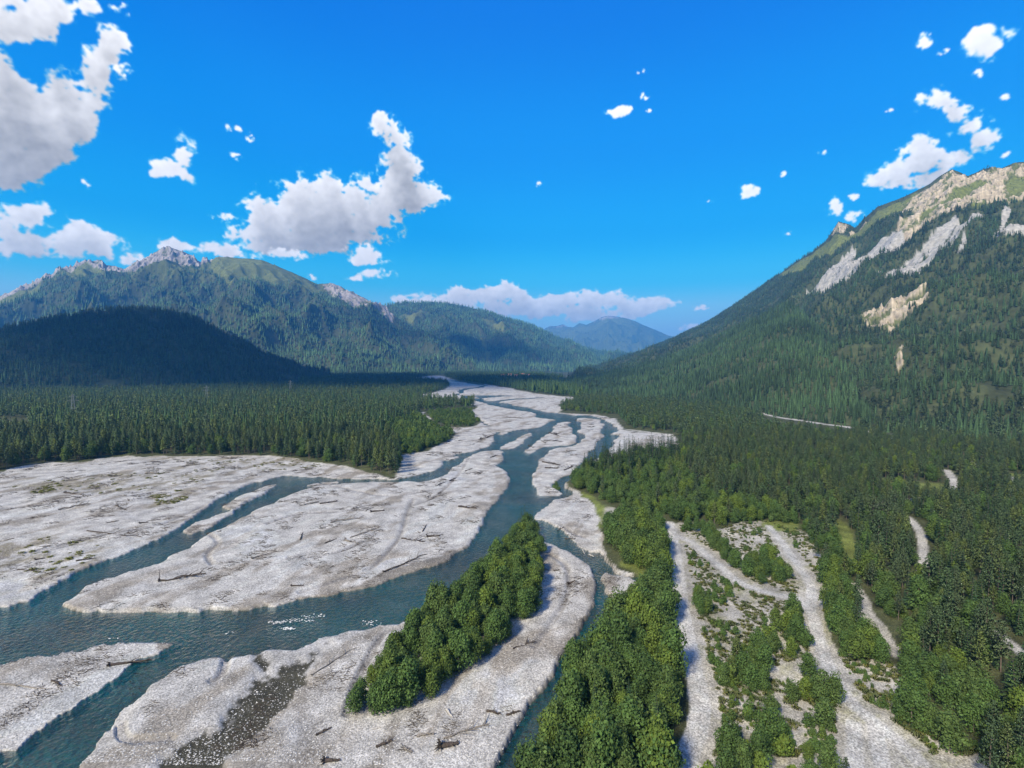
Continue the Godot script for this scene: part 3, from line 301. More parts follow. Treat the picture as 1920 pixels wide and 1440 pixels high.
func grain(size: int, freq: float, seed_: int, lo: float, hi: float, cell := true, octaves := 2) -> ImageTexture:
	var n := FastNoiseLite.new()
	n.noise_type = FastNoiseLite.TYPE_CELLULAR if cell else FastNoiseLite.TYPE_SIMPLEX_SMOOTH
	n.cellular_return_type = FastNoiseLite.RETURN_CELL_VALUE
	n.frequency = freq
	n.seed = seed_
	n.fractal_octaves = octaves
	var im := n.get_seamless_image(size, size, false, false, 0.1, true)
	im.convert(Image.FORMAT_L8)
	var d := im.get_data()
	var curve := PackedByteArray()
	curve.resize(256)
	for k in 256:
		curve[k] = int(255.0 * lerpf(lo, hi, k / 255.0))
	for k in d.size():
		d[k] = curve[d[k]]
	return ImageTexture.create_from_image(Image.create_from_data(size, size, false, Image.FORMAT_L8, d))


func material(called: String, rough: float, vertex := true) -> StandardMaterial3D:
	var m := StandardMaterial3D.new()
	m.resource_name = called
	m.roughness = rough
	m.vertex_color_use_as_albedo = vertex
	m.metallic_specular = 0.3
	mats[called] = m
	return m


func triplanar(m: StandardMaterial3D, albedo: Texture2D, metres: float) -> void:
	m.albedo_texture = albedo
	m.uv1_triplanar = true
	m.uv1_world_triplanar = true
	m.uv1_scale = Vector3.ONE / metres


func materials() -> void:
	var pebbles := grain(1024, 0.42, 3, 0.5, 1.0)
	var g := material("ground", 0.95)
	triplanar(g, pebbles, 90.0)
	g.heightmap_enabled = true
	g.heightmap_texture = pebbles
	g.heightmap_scale = 5.0
	g.detail_enabled = true
	g.detail_blend_mode = BaseMaterial3D.BLEND_MODE_MUL
	g.detail_uv_layer = BaseMaterial3D.DETAIL_UV_2
	g.detail_albedo = grain(1024, 0.02, 12, 0.72, 1.0, false, 6)
	g.uv2_triplanar = true
	g.uv2_world_triplanar = true
	g.uv2_scale = Vector3.ONE / 170.0
	var r := material("rock", 0.95)
	triplanar(r, grain(512, 0.05, 8, 0.62, 1.0, false, 5), 260.0)
	var w := material("water", 0.06)
	w.transparency = BaseMaterial3D.TRANSPARENCY_ALPHA
	w.albedo_color = Color(1, 1, 1, 0.4)
	w.metallic_specular = 0.37
	w.uv1_triplanar = true
	w.uv1_world_triplanar = true
	w.uv1_scale = Vector3.ONE / 90.0
	w.heightmap_enabled = true
	w.heightmap_texture = grain(1024, 0.055, 9, 0.0, 1.0, false, 4)
	w.heightmap_scale = 55.0
	var leaf := material("foliage", 0.75)
	leaf.backlight_enabled = true
	leaf.backlight = Color(0.35, 0.4, 0.15)
	material("needles", 0.8)
	for k in 6:
		var tint: Color = [Color(1, 1, 1), Color(0.82, 0.9, 0.85), Color(1.16, 1.1, 0.85), Color(0.92, 1.02, 0.95), Color(1.35, 1.25, 0.8), Color(0.72, 0.8, 0.8)][k]
		for kind in ["foliage", "needles"]:
			var t: StandardMaterial3D = mats[kind].duplicate()
			t.resource_name = kind + "_tone"
			t.albedo_color = Color(minf(tint.r / 1.4, 1), minf(tint.g / 1.4, 1), minf(tint.b / 1.4, 1)).linear_to_srgb()
			mats[kind + str(k)] = t
	var bark := material("bark", 0.9)
	triplanar(bark, grain(256, 0.05, 5, 0.6, 1.0, false, 4), 3.0)
	bark.uv1_world_triplanar = false
	material("plain", 0.8)


func floor_y(x: float, d: float) -> float:
	var c := clampf((x / d - U0) / (U1 - U0) * (NX - 1), 0.0, NX - 1.001)
	var r := clampf(log(d / D0) / log(D1 / D0) * (NZ - 1), 0.0, NZ - 1.001)
	var ci := int(c)
	var ri := int(r)
	var fx := c - ci
	var fy := r - ri
	var k := ri * NX + ci
	return RISE * d + lerpf(lerpf(height[k], height[k + 1], fx), lerpf(height[k + NX], height[k + NX + 1], fx), fy)


# ------------------------------------------------------------------ valley floor

func survey(flat: Array, closed := true, wobble := 1.3) -> PackedVector2Array:
	# an outline in metres as a smooth, slightly ragged curve on the survey grid (twice its resolution)
	var p := PackedVector2Array()
	for k in range(0, flat.size(), 2):
		p.append(Vector2((flat[k] / flat[k + 1] - U0) / (U1 - U0) * (NX * 2 - 1), log(flat[k + 1] / D0) / log(D1 / D0) * (NZ * 2 - 1)))
	var out := PackedVector2Array()
	var n := p.size()
	for k in n:
		if not closed and k == n - 1:
			break
		var a := p[posmod(k - 1, n)] if closed else p[maxi(k - 1, 0)]
		var b := p[k]
		var c := p[(k + 1) % n]
		var e := p[(k + 2) % n] if closed else p[mini(k + 2, n - 1)]
		var steps := clampi(int(b.distance_to(c) / 5.0), 2, 24)
		for s in steps:
			var q := b.cubic_interpolate(c, a, e, float(s) / steps)
			q += Vector2(broad.get_noise_2d(q.x * 0.03, q.y * 0.03), broad.get_noise_2d(q.x * 0.03 + 90.0, q.y * 0.03)) * wobble * 4.0
			q += Vector2(fine.get_noise_2d(q.x * 0.2, q.y * 0.2), fine.get_noise_2d(q.x * 0.2 + 40.0, q.y * 0.2)) * wobble
			out.append(q)
	if not closed:
		out.append(p[n - 1])
	return out


func pour(im: Image, poly: PackedVector2Array, value: float) -> void:
	var lo := 1e9
	var hi := -1e9
	for q in poly:
		lo = minf(lo, q.y)
		hi = maxf(hi, q.y)
	var n := poly.size()
	var rows := {}
	var h := im.get_height()
	for k in n:
		var a := poly[k]
		var b := poly[(k + 1) % n]
		if a.y > b.y:
			var s := a
			a = b
			b = s
		var r0 := maxi(0, ceili(a.y - 0.5))
		var r1 := mini(h - 1, ceili(b.y - 0.5) - 1)
		for r in range(r0, r1 + 1):
			var x := a.x + (b.x - a.x) * (r + 0.5 - a.y) / (b.y - a.y)
			if not rows.has(r):
				rows[r] = []
			rows[r].append(x)
	var c := Color(value, value, value)
	for r in rows:
		var xs: Array = rows[r]
		xs.sort()
		for k in range(0, xs.size() - 1, 2):
			var x0 := maxi(0, roundi(xs[k]))
			var x1 := mini(im.get_width(), roundi(xs[k + 1]))
			if x1 > x0:
				im.fill_rect(Rect2i(x0, r, x1 - x0, 1), c)


func blank() -> Image:
	return Image.create_empty(NX * 2, NZ * 2, false, Image.FORMAT_L8)


func soften(im: Image, times: int) -> PackedByteArray:
	var c: Image = im.duplicate()
	for k in times:
		c.shrink_x2()
	c.resize(NX, NZ, Image.INTERPOLATE_CUBIC)
	return c.get_data()


func mask(polys: Array, times: int, wobble := 1.6) -> PackedByteArray:
	var im := blank()
	for p in polys:
		pour(im, survey(p, true, wobble), 1.0)
	return soften(im, times)


func stroke(im: Image, f: Array, width: float) -> void:
	var line := PackedVector2Array()
	for k in range(0, f.size(), 2):
		line.append(Vector2(f[k], f[k + 1]))
	for k in line.size() - 1:
		for s in 6:
			var a := line[maxi(k - 1, 0)]
			var e := line[mini(k + 2, line.size() - 1)]
			var p := line[k].cubic_interpolate(line[k + 1], a, e, s / 6.0)
			var q := line[k].cubic_interpolate(line[k + 1], a, e, (s + 1) / 6.0)
			var o := (q - p).normalized().orthogonal() * width * 0.5
			var sq := PackedVector2Array()
			for c in [p + o, q + o, q - o, p - o]:
				var d := maxf(c.y, D0)
				sq.append(Vector2((c.x / d - U0) / (U1 - U0) * (NX * 2 - 1), log(d / D0) / log(D1 / D0) * (NZ * 2 - 1)))
			pour(im, sq, 1.0)


func floor_and_river() -> void:
	var im := blank()
	for p in WATER:
		pour(im, survey(p), 1.0)
	for p in ISLETS:
		pour(im, survey(p), 0.0)
	var sharp := soften(im, 1)
	wet = sharp
	var near := soften(im, 2)
	var wide := soften(im, 5)
	im = blank()
	pour(im, survey(BED), 1.0)
	var bed := soften(im, 1)
	var bed_wide := soften(im, 4)
	var open := mask(OPEN, 2)
	var damp := mask(DAMP, 3, 3.0)
	var shallow := mask(SHALLOW, 3, 2.0)
	var silt := mask(SILT, 4, 3.0)
	var scrubby := mask(SCRUBBY, 4, 4.0)
	var grassy := mask(GRASSY, 2)
	im = blank()
	for line in GULLIES:
		stroke(im, line, 1.5)
	var gully := soften(im, 1)
	im = blank()
	for lane in LANES:
		stroke(im, lane[0], lane[1])
	var lane_mask := soften(im, 1)
	say("masks")
	var v := PackedVector3Array()
	var col := PackedColorArray()
	v.resize(NX * NZ)
	col.resize(NX * NZ)
	height.resize(NX * NZ)
	for r in NZ:
		var d := D0 * pow(D1 / D0, float(r) / (NZ - 1))
		for c in NX:
			var k := r * NX + c
			var x := (U0 + (U1 - U0) * c / (NX - 1)) * d
			var w := near[k] / 255.0
			var b := bed[k] / 255.0
			var n1 := broad.get_noise_2d(x * 0.016, d * 0.009)
			var n2 := broad.get_noise_2d(x * 0.09 + 31.0, d * 0.06)
			var along := -0.42 * x - 0.91 * d + 14.0 * n1
			var n3 := streak.get_noise_2d((0.91 * x - 0.42 * d + 10.0 * n1) * 0.055, along * 0.011)
			var n4 := fine.get_noise_2d(x * 0.45, d * 0.4)
			# relief: banks of the channels, low bars and dry gullies, the wooded terrace
			var bank := 0.5 - w
			var h := 0.0
			if bank > 0.0:
				var cut := smoothstep(-0.15, 0.3, broad.get_noise_2d(x * 0.022 + 7.0, d * 0.015))
				h = lerpf(0.16, 0.6, cut) * smoothstep(0.0, 0.4, bank) * lerpf(1.0 - wide[k] / 255.0, 1.0, cut) + 0.3 * (1.0 - wide[k] / 255.0)
				h += (0.3 * n1 + 0.16 * n3) * smoothstep(0.05, 0.5, bank)
				h = maxf(h, 0.03)
			else:
				h = -1.3 * smoothstep(0.0, 0.5, -bank) - 0.05 + 0.12 * n4
			if gully[k] > 0 and bank > 0.0:
				h -= 0.42 * gully[k] / 255.0 * smoothstep(0.0, 0.3, bank)
			h -= 0.45 * damp[k] / 255.0 * (1.0 if bank > 0.0 else 0.0)
			h = lerpf(1.5 + 0.7 * n1 + 0.25 * n2 + 0.05 * n4, h, bed_wide[k] / 255.0 if w < 0.3 else 1.0)
			h = maxf(h, -1.5)
			height[k] = h
			v[k] = Vector3(x, RISE * d + h, -d)
			# what lies on it
			var tone := 1.0 + 0.2 * n1 + 0.26 * n3 + 0.06 * n4
			var gravel := Color(0.56, 0.545, 0.515) * tone
			gravel = gravel.lerp(Color(0.33, 0.295, 0.245), clampf(n2 * 1.4 + n3 * 2.8 - 0.25, 0.0, 0.85))
			gravel = gravel.lerp(Color(0.68, 0.655, 0.61), clampf(-n3 * 1.9 - n1 * 0.8 - 0.25, 0.0, 0.8))
			gravel = gravel.lerp(Color(0.70, 0.67, 0.61), 0.8 * silt[k] / 255.0 * clampf(0.6 + 1.2 * n2, 0.0, 1.0))
			gravel = gravel.lerp(Color(0.3, 0.27, 0.19), clampf(scrubby[k] / 255.0 * (n2 * 2.2 + n4 * 1.4 + n3 * 0.8), 0.0, 0.8))
			if gully[k] > 4:
				gravel = gravel.lerp(Color(0.25, 0.235, 0.22), gully[k] / 255.0 * clampf(0.62 + 0.8 * n2, 0.0, 0.85))      # damp silt in dry gullies
			if w > 0.12 and bank > 0.0:
				gravel = gravel.lerp(Color(0.44, 0.42, 0.39), smoothstep(0.3, 0.47, w + 0.06 * n4) * 0.7)       # wet stones at the water's edge
			var dk := damp[k] / 255.0
			if dk > 0.02 and bank > 0.0:
				gravel = gravel.lerp(Color(0.075, 0.07, 0.05), smoothstep(0.3, 0.7, dk + 0.55 * n4 + 0.4 * n2))
			var sh := shallow[k] / 255.0
			if sh > 0.02:
				gravel = gravel.lerp(Color(0.23, 0.205, 0.17), smoothstep(0.3, 0.7, sh + 0.25 * n4) * 0.85)
			if bank <= 0.0:
				gravel = Color(0.17, 0.155, 0.125).lerp(Color(0.07, 0.074, 0.06), smoothstep(-0.35, 0.1, 0.9 * n2 + 0.6 * n4)) * (1.0 + 0.4 * n4 + 0.35 * n2)
			var soil := Color(0.085, 0.095, 0.042) * (1.0 + 0.5 * n2)
			var ok := open[k] / 255.0
			if ok > 0.01:
				var sand := Color(0.47, 0.45, 0.395) * tone
				sand = sand.lerp(Color(0.34, 0.33, 0.2), clampf(n2 * 1.3 + n4 * 0.9 - 0.1, 0.0, 0.75))
				soil = soil.lerp(sand, smoothstep(0.3, 0.7, ok))
			var gk := grassy[k] / 255.0
			if gk > 0.01:
				soil = soil.lerp(Color(0.2, 0.24, 0.06) * (1.0 + 0.4 * n2), gk)
			var lk := lane_mask[k] / 255.0
			if lk > 0.01:
				soil = soil.lerp(Color(0.6, 0.585, 0.55) * (1.0 + 0.1 * n4), lk * 0.92)
			gravel = soil.lerp(gravel, smoothstep(0.25, 0.75, b + 0.15 * n4))
			col[k] = Color(clampf(gravel.r * 1.7, 0, 1), clampf(gravel.g * 1.7, 0, 1), clampf(gravel.b * 1.7, 0, 1))
	say("vertices")
	var nrm := PackedVector3Array()
	nrm.resize(NX * NZ)
	var idx := PackedInt32Array()
	idx.resize((NX - 1) * (NZ - 1) * 6)
	var at := 0
	var water_idx := PackedInt32Array()
	for r in NZ:
		var up := mini(r + 1, NZ - 1)
		var dn := maxi(r - 1, 0)
		for c in NX:
			var k := r * NX + c
			var dx := v[r * NX + mini(c + 1, NX - 1)] - v[r * NX + maxi(c - 1, 0)]
			var dz := v[up * NX + c] - v[dn * NX + c]
			nrm[k] = dx.cross(dz).normalized()
			if r < NZ - 1 and c < NX - 1:
				idx[at] = k
				idx[at + 1] = k + NX
				idx[at + 2] = k + NX + 1
				idx[at + 3] = k
				idx[at + 4] = k + NX + 1
				idx[at + 5] = k + 1
				at += 6
				if near[k] > 60 or near[k + 1] > 60 or near[k + NX] > 60 or near[k + NX + 1] > 60:
					water_idx.append_array([k, k + NX, k + NX + 1, k, k + NX + 1, k + 1])
	var o := part("ground", arrays(v, nrm, col, idx), mats["ground"], self)
	tag(o, "pale gravel riverbed and wooded valley floor", "", "", "structure")
	# the river itself: a level sheet in the channels
	var use := {}
	var wv := PackedVector3Array()
	var wn := PackedVector3Array()
	var wc := PackedColorArray()
	for k in water_idx.size():
		var s := water_idx[k]
		if not use.has(s):
			use[s] = wv.size()
			var p := v[s]
			wv.append(Vector3(p.x, RISE * -p.z, p.z))
			wn.append(Vector3(0, 1, RISE).normalized())
			var n := broad.get_noise_2d(p.x * 0.03, p.z * 0.03)
			wc.append(Color(0.02, 0.06, 0.055).lerp(Color(0.005, 0.105, 0.105), clampf(0.6 + 1.3 * n, 0.0, 1.0)))
		water_idx[k] = use[s]
	o = part("river", arrays(wv, wn, wc, water_idx), mats["water"], self)
	tag(o, "turquoise braided river", "", "", "structure")
	# land beyond the survey
	var far := PlaneMesh.new()
	far.size = Vector2(20000, 20000)
	o = part("terrain", far, mats["plain"].duplicate(), self)
	o.material_override.vertex_color_use_as_albedo = false
	o.material_override.albedo_color = lin(0.07, 0.09, 0.045)
	o.position = Vector3(0, -6, 0)
	o.rotation.x = atan(RISE)
	tag(o, "wooded land beyond the valley", "", "", "structure")


# ------------------------------------------------------------------ mountains

func spread(flat: Array, s: float) -> Vector3:
	var n := flat.size() / 3
	var f := s * (n - 1)
	var k := mini(int(f), n - 2)
	f -= k
	return Vector3(flat[k * 3], flat[k * 3 + 1], flat[k * 3 + 2]).lerp(Vector3(flat[k * 3 + 3], flat[k * 3 + 4], flat[k * 3 + 5]), f)


func smooth_crest(flat: Array, s: float) -> Vector3:
	var sum := Vector3.ZERO
	for k in 13:
		sum += spread(flat, clampf(s + (k - 6) * 0.012, 0.0, 1.0))
	return sum / 13.0


func mountains() -> void:
	# name, key, steps along, steps up, profile, gully size in metres, gully depth, crest roughness, tree line (share of height), forest floor, rock colour
	var jobs := [
		["mountain", "right", 420, 260, 1.45, 420.0, 46.0, 7.0, 0.74, "steep wooded mountainside with pale scree and cliffs"],
		["hill", "shoulder", 160, 60, 0.9, 260.0, 14.0, 2.0, 2.0, "wooded shoulder at the foot of the right mountain"],
		["hill", "lefthill", 200, 90, 0.75, 420.0, 26.0, 3.0, 2.0, "low wooded hill behind the left forest"],
		["mountain", "leftpeak", 420, 180, 1.25, 1100.0, 170.0, 22.0, 0.7, "blue hazy mountain with rocky summits on the left"],
		["mountain", "midhill", 260, 120, 1.0, 900.0, 110.0, 8.0, 2.0, "rounded wooded mountain closing the valley"],
		["mountain", "farpeak", 200, 70, 1.3, 2200.0, 260.0, 20.0, 0.2, "distant blue mountain with a flat lit top"]]
	for j in jobs:
		loft(j)


func passing_clouds() -> void:
	# fair-weather clouds beside and behind the drone; their shade lies over the left hill and the right slope
	rng.seed = 12
	var m := material("cloud", 1.0, false)
	m.albedo_color = lin(0.85, 0.85, 0.86)
	var jobs := [[Vector3(-1750, 1580, -250), Vector3(900, 130, 620), "broad white cloud left of the valley, shading the low left hill"], [Vector3(-1950, 2500, -2050), Vector3(620, 120, 330), "long white cloud left of the valley, shading the flank of the left mountain"]]
	for j in jobs:
		var v := PackedVector3Array()
		var n := PackedVector3Array()
		for k in 46:
			var q := ball()
			var at: Vector3 = q * j[1] * Vector3(1, 0.6, 1)
			var r: float = j[1].y * rng.randf_range(0.7, 1.5)
			var ball_mesh := SphereMesh.new()
			ball_mesh.radial_segments = 12
			ball_mesh.rings = 7
			var a := ball_mesh.get_mesh_arrays()
			for i in a[Mesh.ARRAY_INDEX]:
				var e: Vector3 = a[Mesh.ARRAY_NORMAL][i]
				var lump := 1.0 + 0.35 * fine.get_noise_3dv(e * 0.9 + at * 0.01)
				v.append(at + e * r * lump * Vector3(1.25, 0.8, 1.25))
				n.append(e)
		var o := part(numbered("cloud"), arrays(v, n, PackedColorArray()), m, self)
		o.position = j[0]
		tag(o, j[2], "", "", "structure")


func loft(j: Array) -> void:
	var key: String = j[1]
	var ns: int = j[2]
	var nt: int = j[3]
	var crest: Array = MOUNTS[key][0]
	var foot: Array = MOUNTS[key][1]
	var back := 10
	var rows := nt + back
	# what covers it, drawn in crest-foot coordinates
	var cover := Image.create_empty(ns * 2, nt * 2, false, Image.FORMAT_RGB8)
	for patch in PATCHES[key]:
		var p := PackedVector2Array()
		var f: Array = patch[1]
		for k in range(0, f.size(), 2):
			p.append(Vector2(f[k] * (ns * 2 - 1), f[k + 1] * (nt * 2 - 1)))
		var fan := PackedVector2Array()
		for k in p.size():
			var a := p[k]
			var b := p[(k + 1) % p.size()]
			for s in 8:
				var q := a.lerp(b, s / 8.0)
				q += Vector2(fine.get_noise_2d(q.x * 0.16, q.y * 0.16), fine.get_noise_2d(q.x * 0.16 + 50.0, q.y * 0.16)) * 5.0
				fan.append(q)
		var one := Image.create_empty(ns * 2, nt * 2, false, Image.FORMAT_L8)
		pour(one, fan, 1.0)
		var ch: int = {"scree": 0, "rock": 1, "grass": 2}[patch[0]]
		var add := Image.create_empty(ns * 2, nt * 2, false, Image.FORMAT_RGBA8)
		add.fill(Color(1.0 if ch == 0 else 0.0, 1.0 if ch == 1 else 0.0, 1.0 if ch == 2 else 0.0))
		one.convert(Image.FORMAT_RGBA8)
		var src := cover
		src.convert(Image.FORMAT_RGBA8)
		var mk := Image.create_empty(ns * 2, nt * 2, false, Image.FORMAT_LA8)
		var od := one.get_data()
		var md := mk.get_data()
		for k in md.size() / 2:
			md[k * 2 + 1] = od[k * 4]
		mk = Image.create_from_data(ns * 2, nt * 2, false, Image.FORMAT_LA8, md)
		mk.convert(Image.FORMAT_RGBA8)
		src.blit_rect_mask(add, mk, Rect2i(0, 0, ns * 2, nt * 2), Vector2i.ZERO)
	cover.convert(Image.FORMAT_RGB8)
	cover.resize(ns, nt, Image.INTERPOLATE_BILINEAR)
	var cv := cover.get_data()
	var thin: Image = cover.duplicate()
	thin.resize(ns / 5, nt / 5, Image.INTERPOLATE_BILINEAR)
	thin.resize(ns, nt, Image.INTERPOLATE_CUBIC)
	var tv := thin.get_data()
	var v := PackedVector3Array()
	var col := PackedColorArray()
	v.resize(ns * rows)
	col.resize(ns * rows)
	var kind := PackedByteArray()      # 0 forest, 1 open
	kind.resize(ns * rows)
	var top := 0.0
	for s in ns:
		top = maxf(top, spread(crest, float(s) / (ns - 1)).y)
	for s in ns:
		var u := float(s) / (ns - 1)
		var a := spread(foot, u)
		var sharp := spread(crest, u)
		var eased := smooth_crest(crest, u)
		for t in rows:
			var k := t * ns + s
			var f := float(t) / (nt - 1)
			var p: Vector3
			var e := eased.lerp(sharp, smoothstep(0.7, 1.0, f))
			if t < nt:
				p = a.lerp(e, f)
				p.y = a.y - 4.0 + (e.y - a.y + 4.0) * pow(f, j[4])
			else:
				var g := float(t - nt + 1) / back
				var away := Vector2(e.x - a.x, e.z - a.z).normalized() * (e.y - a.y + 60.0) * 1.5 * g
				p = Vector3(e.x + away.x, lerpf(e.y, a.y - 40.0, g), e.z + away.y)
				f = 1.0
			var swell := sin(PI * clampf(f, 0.0, 1.0))
			var gx: float = p.x / j[5]
			var gz: float = p.z / j[5]
			var gully := ridge.get_noise_2d(gx, gz)
			var lump := broad.get_noise_2d(gx * 2.6, gz * 2.6)
			p.y += (gully * j[6] + lump * j[6] * 0.5) * pow(swell, 0.8) * (1.0 if t < nt else 0.0)
			var tops := smoothstep(0.75, 1.0, f)
			var crag := ridge.get_noise_2d(gx * 6.0, gz * 6.0)
			var ck := (mini(t, nt - 1) * ns + s) * 3
			var scree := cv[ck] / 255.0
			var rocky := cv[ck + 1] / 255.0
			var grassy := cv[ck + 2] / 255.0
			p.y += crag * j[7] * (tops * 0.5 + rocky * 1.6) * (0.3 if f > 0.985 else 1.0)
			v[k] = Vector3(p.x, p.y, -p.z)
			var n := fine.get_noise_2d(p.x * 0.02, p.z * 0.02)
			var n2 := fine.get_noise_2d(p.x * 0.11, p.z * 0.11)
			var lvl := (p.y - 40.0) / maxf(top, 1.0)
			var c := Color(0.07, 0.085, 0.04) * (1.0 + 0.4 * n)
			if lvl > j[8] - 0.14 and key != "right":
				c = c.lerp(Color(0.12, 0.145, 0.055) * (1.0 + 0.5 * n2), smoothstep(j[8] - 0.14, j[8], lvl + 0.1 * n))
			c = c.lerp(Color(0.16, 0.185, 0.055) * (1.0 + 0.4 * n2), smoothstep(0.3, 0.7, grassy))
			var stone := Color(0.44, 0.375, 0.28) * (1.0 + 0.35 * crag + 0.25 * n2)
			if key == "leftpeak" or key == "farpeak":
				stone = Color(0.36, 0.33, 0.32) * (1.0 + 0.4 * crag + 0.3 * n2)
			stone *= 1.0 + 0.35 * streak.get_noise_2d(u * 260.0, f * 9.0)
			stone = stone.lerp(Color(0.13, 0.15, 0.055), smoothstep(0.12, 0.3, n + 0.5 * n2 - 0.35 * crag + (0.1 if key == "right" else -0.1)))
			c = c.lerp(stone, smoothstep(0.25, 0.7, rocky + 0.3 * n2 * (1.0 if rocky > 0.02 else 0.0)))
			c = c.lerp(Color(0.4, 0.39, 0.37) * (1.0 + 0.2 * n2), smoothstep(0.3, 0.7, scree + 0.35 * n2 * (1.0 if scree > 0.02 else 0.0)))
			col[k] = Color(clampf(c.r * 1.2, 0, 1), clampf(c.g * 1.2, 0, 1), clampf(c.b * 1.2, 0, 1))
			var bare := maxf(scree + rocky * 0.95 + grassy * 0.88, (tv[ck] + tv[ck + 1] * 0.95 + tv[ck + 2] * 0.8) / 255.0)
			kind[k] = clampi(int(255.0 * clampf(maxf(bare, smoothstep(j[8] - 0.12, j[8] + 0.06, lvl + 0.16 * n)), 0.0, 1.0)), 0, 255) if t < nt else 255
	var nrm := PackedVector3Array()
	nrm.resize(ns * rows)
	var idx := PackedInt32Array()
	for t in rows:
		for s in ns:
			var k := t * ns + s
			var dx := v[t * ns + mini(s + 1, ns - 1)] - v[t * ns + maxi(s - 1, 0)]
			var dz := v[mini(t + 1, rows - 1) * ns + s] - v[maxi(t - 1, 0) * ns + s]
			var q := dx.cross(dz).normalized()
			nrm[k] = q if q.y > 0.0 else -q
			if t < rows - 1 and s < ns - 1:
				if (v[k + ns] - v[k]).cross(v[k + 1] - v[k]).y < 0.0:
					idx.append_array([k, k + ns, k + ns + 1, k, k + ns + 1, k + 1])
				else:
					idx.append_array([k, k + ns + 1, k + ns, k, k + 1, k + ns + 1])
	var o := part(numbered(j[0]), arrays(v, nrm, col, idx), mats["rock"], self)
	tag(o, j[9], "", "", "structure")
	lofts[key] = [v, kind, ns, nt]


# ------------------------------------------------------------------ plants

func tube(v: PackedVector3Array, n: PackedVector3Array, c: PackedColorArray, a: Vector3, b: Vector3, ra: float, rb: float, sides: int, tone: Color) -> void:
	var along := (b - a).normalized()
	var x := along.cross(Vector3(0.3, 0.1, 1.0) if absf(along.z) < 0.9 else Vector3.UP).normalized()
	var y := along.cross(x)
	for k in sides:
		var p := x * cos(TAU * k / sides) + y * sin(TAU * k / sides)
		var q := x * cos(TAU * (k + 1) / sides) + y * sin(TAU * (k + 1) / sides)
		v.append_array(PackedVector3Array([a + p * ra, b + p * rb, b + q * rb, a + p * ra, b + q * rb, a + q * ra]))
		n.append_array(PackedVector3Array([p, p, q, p, q, q]))
		for m in 6:
			c.append(tone)


func leaf(v: PackedVector3Array, n: PackedVector3Array, c: PackedColorArray, at: Vector3, out: Vector3, facing: Vector3, long: float, wide: float, tone: Color) -> void:
	var side := out.cross(facing).normalized() * wide
	var tip := at + out * long
	var mid := at + out * long * 0.45
	v.append_array(PackedVector3Array([at, mid + side, tip, at, tip, mid - side]))
	for m in 6:
		n.append(facing)
		c.append(tone)


func ball() -> Vector3:
	var p := Vector3(rng.randf_range(-1, 1), rng.randf_range(-1, 1), rng.randf_range(-1, 1))
	while p.length_squared() > 1.0 or p.length_squared() < 0.01:
		p = Vector3(rng.randf_range(-1, 1), rng.randf_range(-1, 1), rng.randf_range(-1, 1))
	return p


func trunk_mesh(h: float, r: float, limbs: int, spread_: float, tone: Color) -> ArrayMesh:
	var v := PackedVector3Array()
	var n := PackedVector3Array()
	var c := PackedColorArray()
	var bend := Vector3(rng.randf_range(-0.04, 0.04), 0, rng.randf_range(-0.04, 0.04)) * h
	var mid := Vector3(0, h * 0.5, 0) + bend
	tube(v, n, c, Vector3(0, -0.4, 0), mid, r, r * 0.62, 7, tone)
	tube(v, n, c, mid, Vector3(0, h, 0), r * 0.62, r * 0.12, 6, tone)
	for k in limbs:
		var y := h * rng.randf_range(0.3, 0.8)
		var a := rng.randf() * TAU
		var base := Vector3(0, y, 0) + bend * (1.0 - absf(y / h - 0.5) * 2.0)
		tube(v, n, c, base, base + Vector3(cos(a), rng.randf_range(0.3, 0.9), sin(a)) * spread_ * rng.randf_range(0.5, 0.9), r * 0.35, r * 0.08, 4, tone)
	return arrays(v, n, c)


func broadleaf_crown(h: float, w: float, lobes: int, per: int, size: float, base: float, seed_: int) -> ArrayMesh:
	rng.seed = seed_
	var v := PackedVector3Array()
	var n := PackedVector3Array()
	var c := PackedColorArray()
	for l in lobes:
		var q := ball()
		var y := (q.y * 0.5 + 0.5)
		var taper := 1.0 - 0.62 * pow(y, 1.6)
		var centre := Vector3(q.x * w * 0.36 * taper, h * (base + (0.9 - base) * y), q.z * w * 0.36 * taper)
		if l == 0:
			centre = Vector3(0, h * 0.86, 0)
		var r := w * rng.randf_range(0.2, 0.3) * (0.6 + 0.5 * taper)
		var hue := rng.randf_range(0.82, 1.18)
		for k in per:
			var dir := ball().normalized()
			dir.y = dir.y * 0.9 + 0.12
			dir = dir.normalized()
			var p := centre + dir * r * rng.randf_range(0.72, 1.12) * Vector3(1, 1.12, 1)
			if p.y < h * 0.03:
				continue
			var face := (dir + ball() * 1.05).normalized()
			var along := (ball() + Vector3(0, 0.5, 0) + dir * 0.6).normalized()
			along = (along - face * along.dot(face)).normalized()
			var t := hue * rng.randf_range(0.75, 1.25)
			var s := size * rng.randf_range(0.5, 1.5)
			leaf(v, n, c, p - along * s * 0.5, along, face, s, s * 0.34, Color(0.1 * t, 0.16 * t * rng.randf_range(0.94, 1.06), 0.045 * t))
	return arrays(v, n, c)


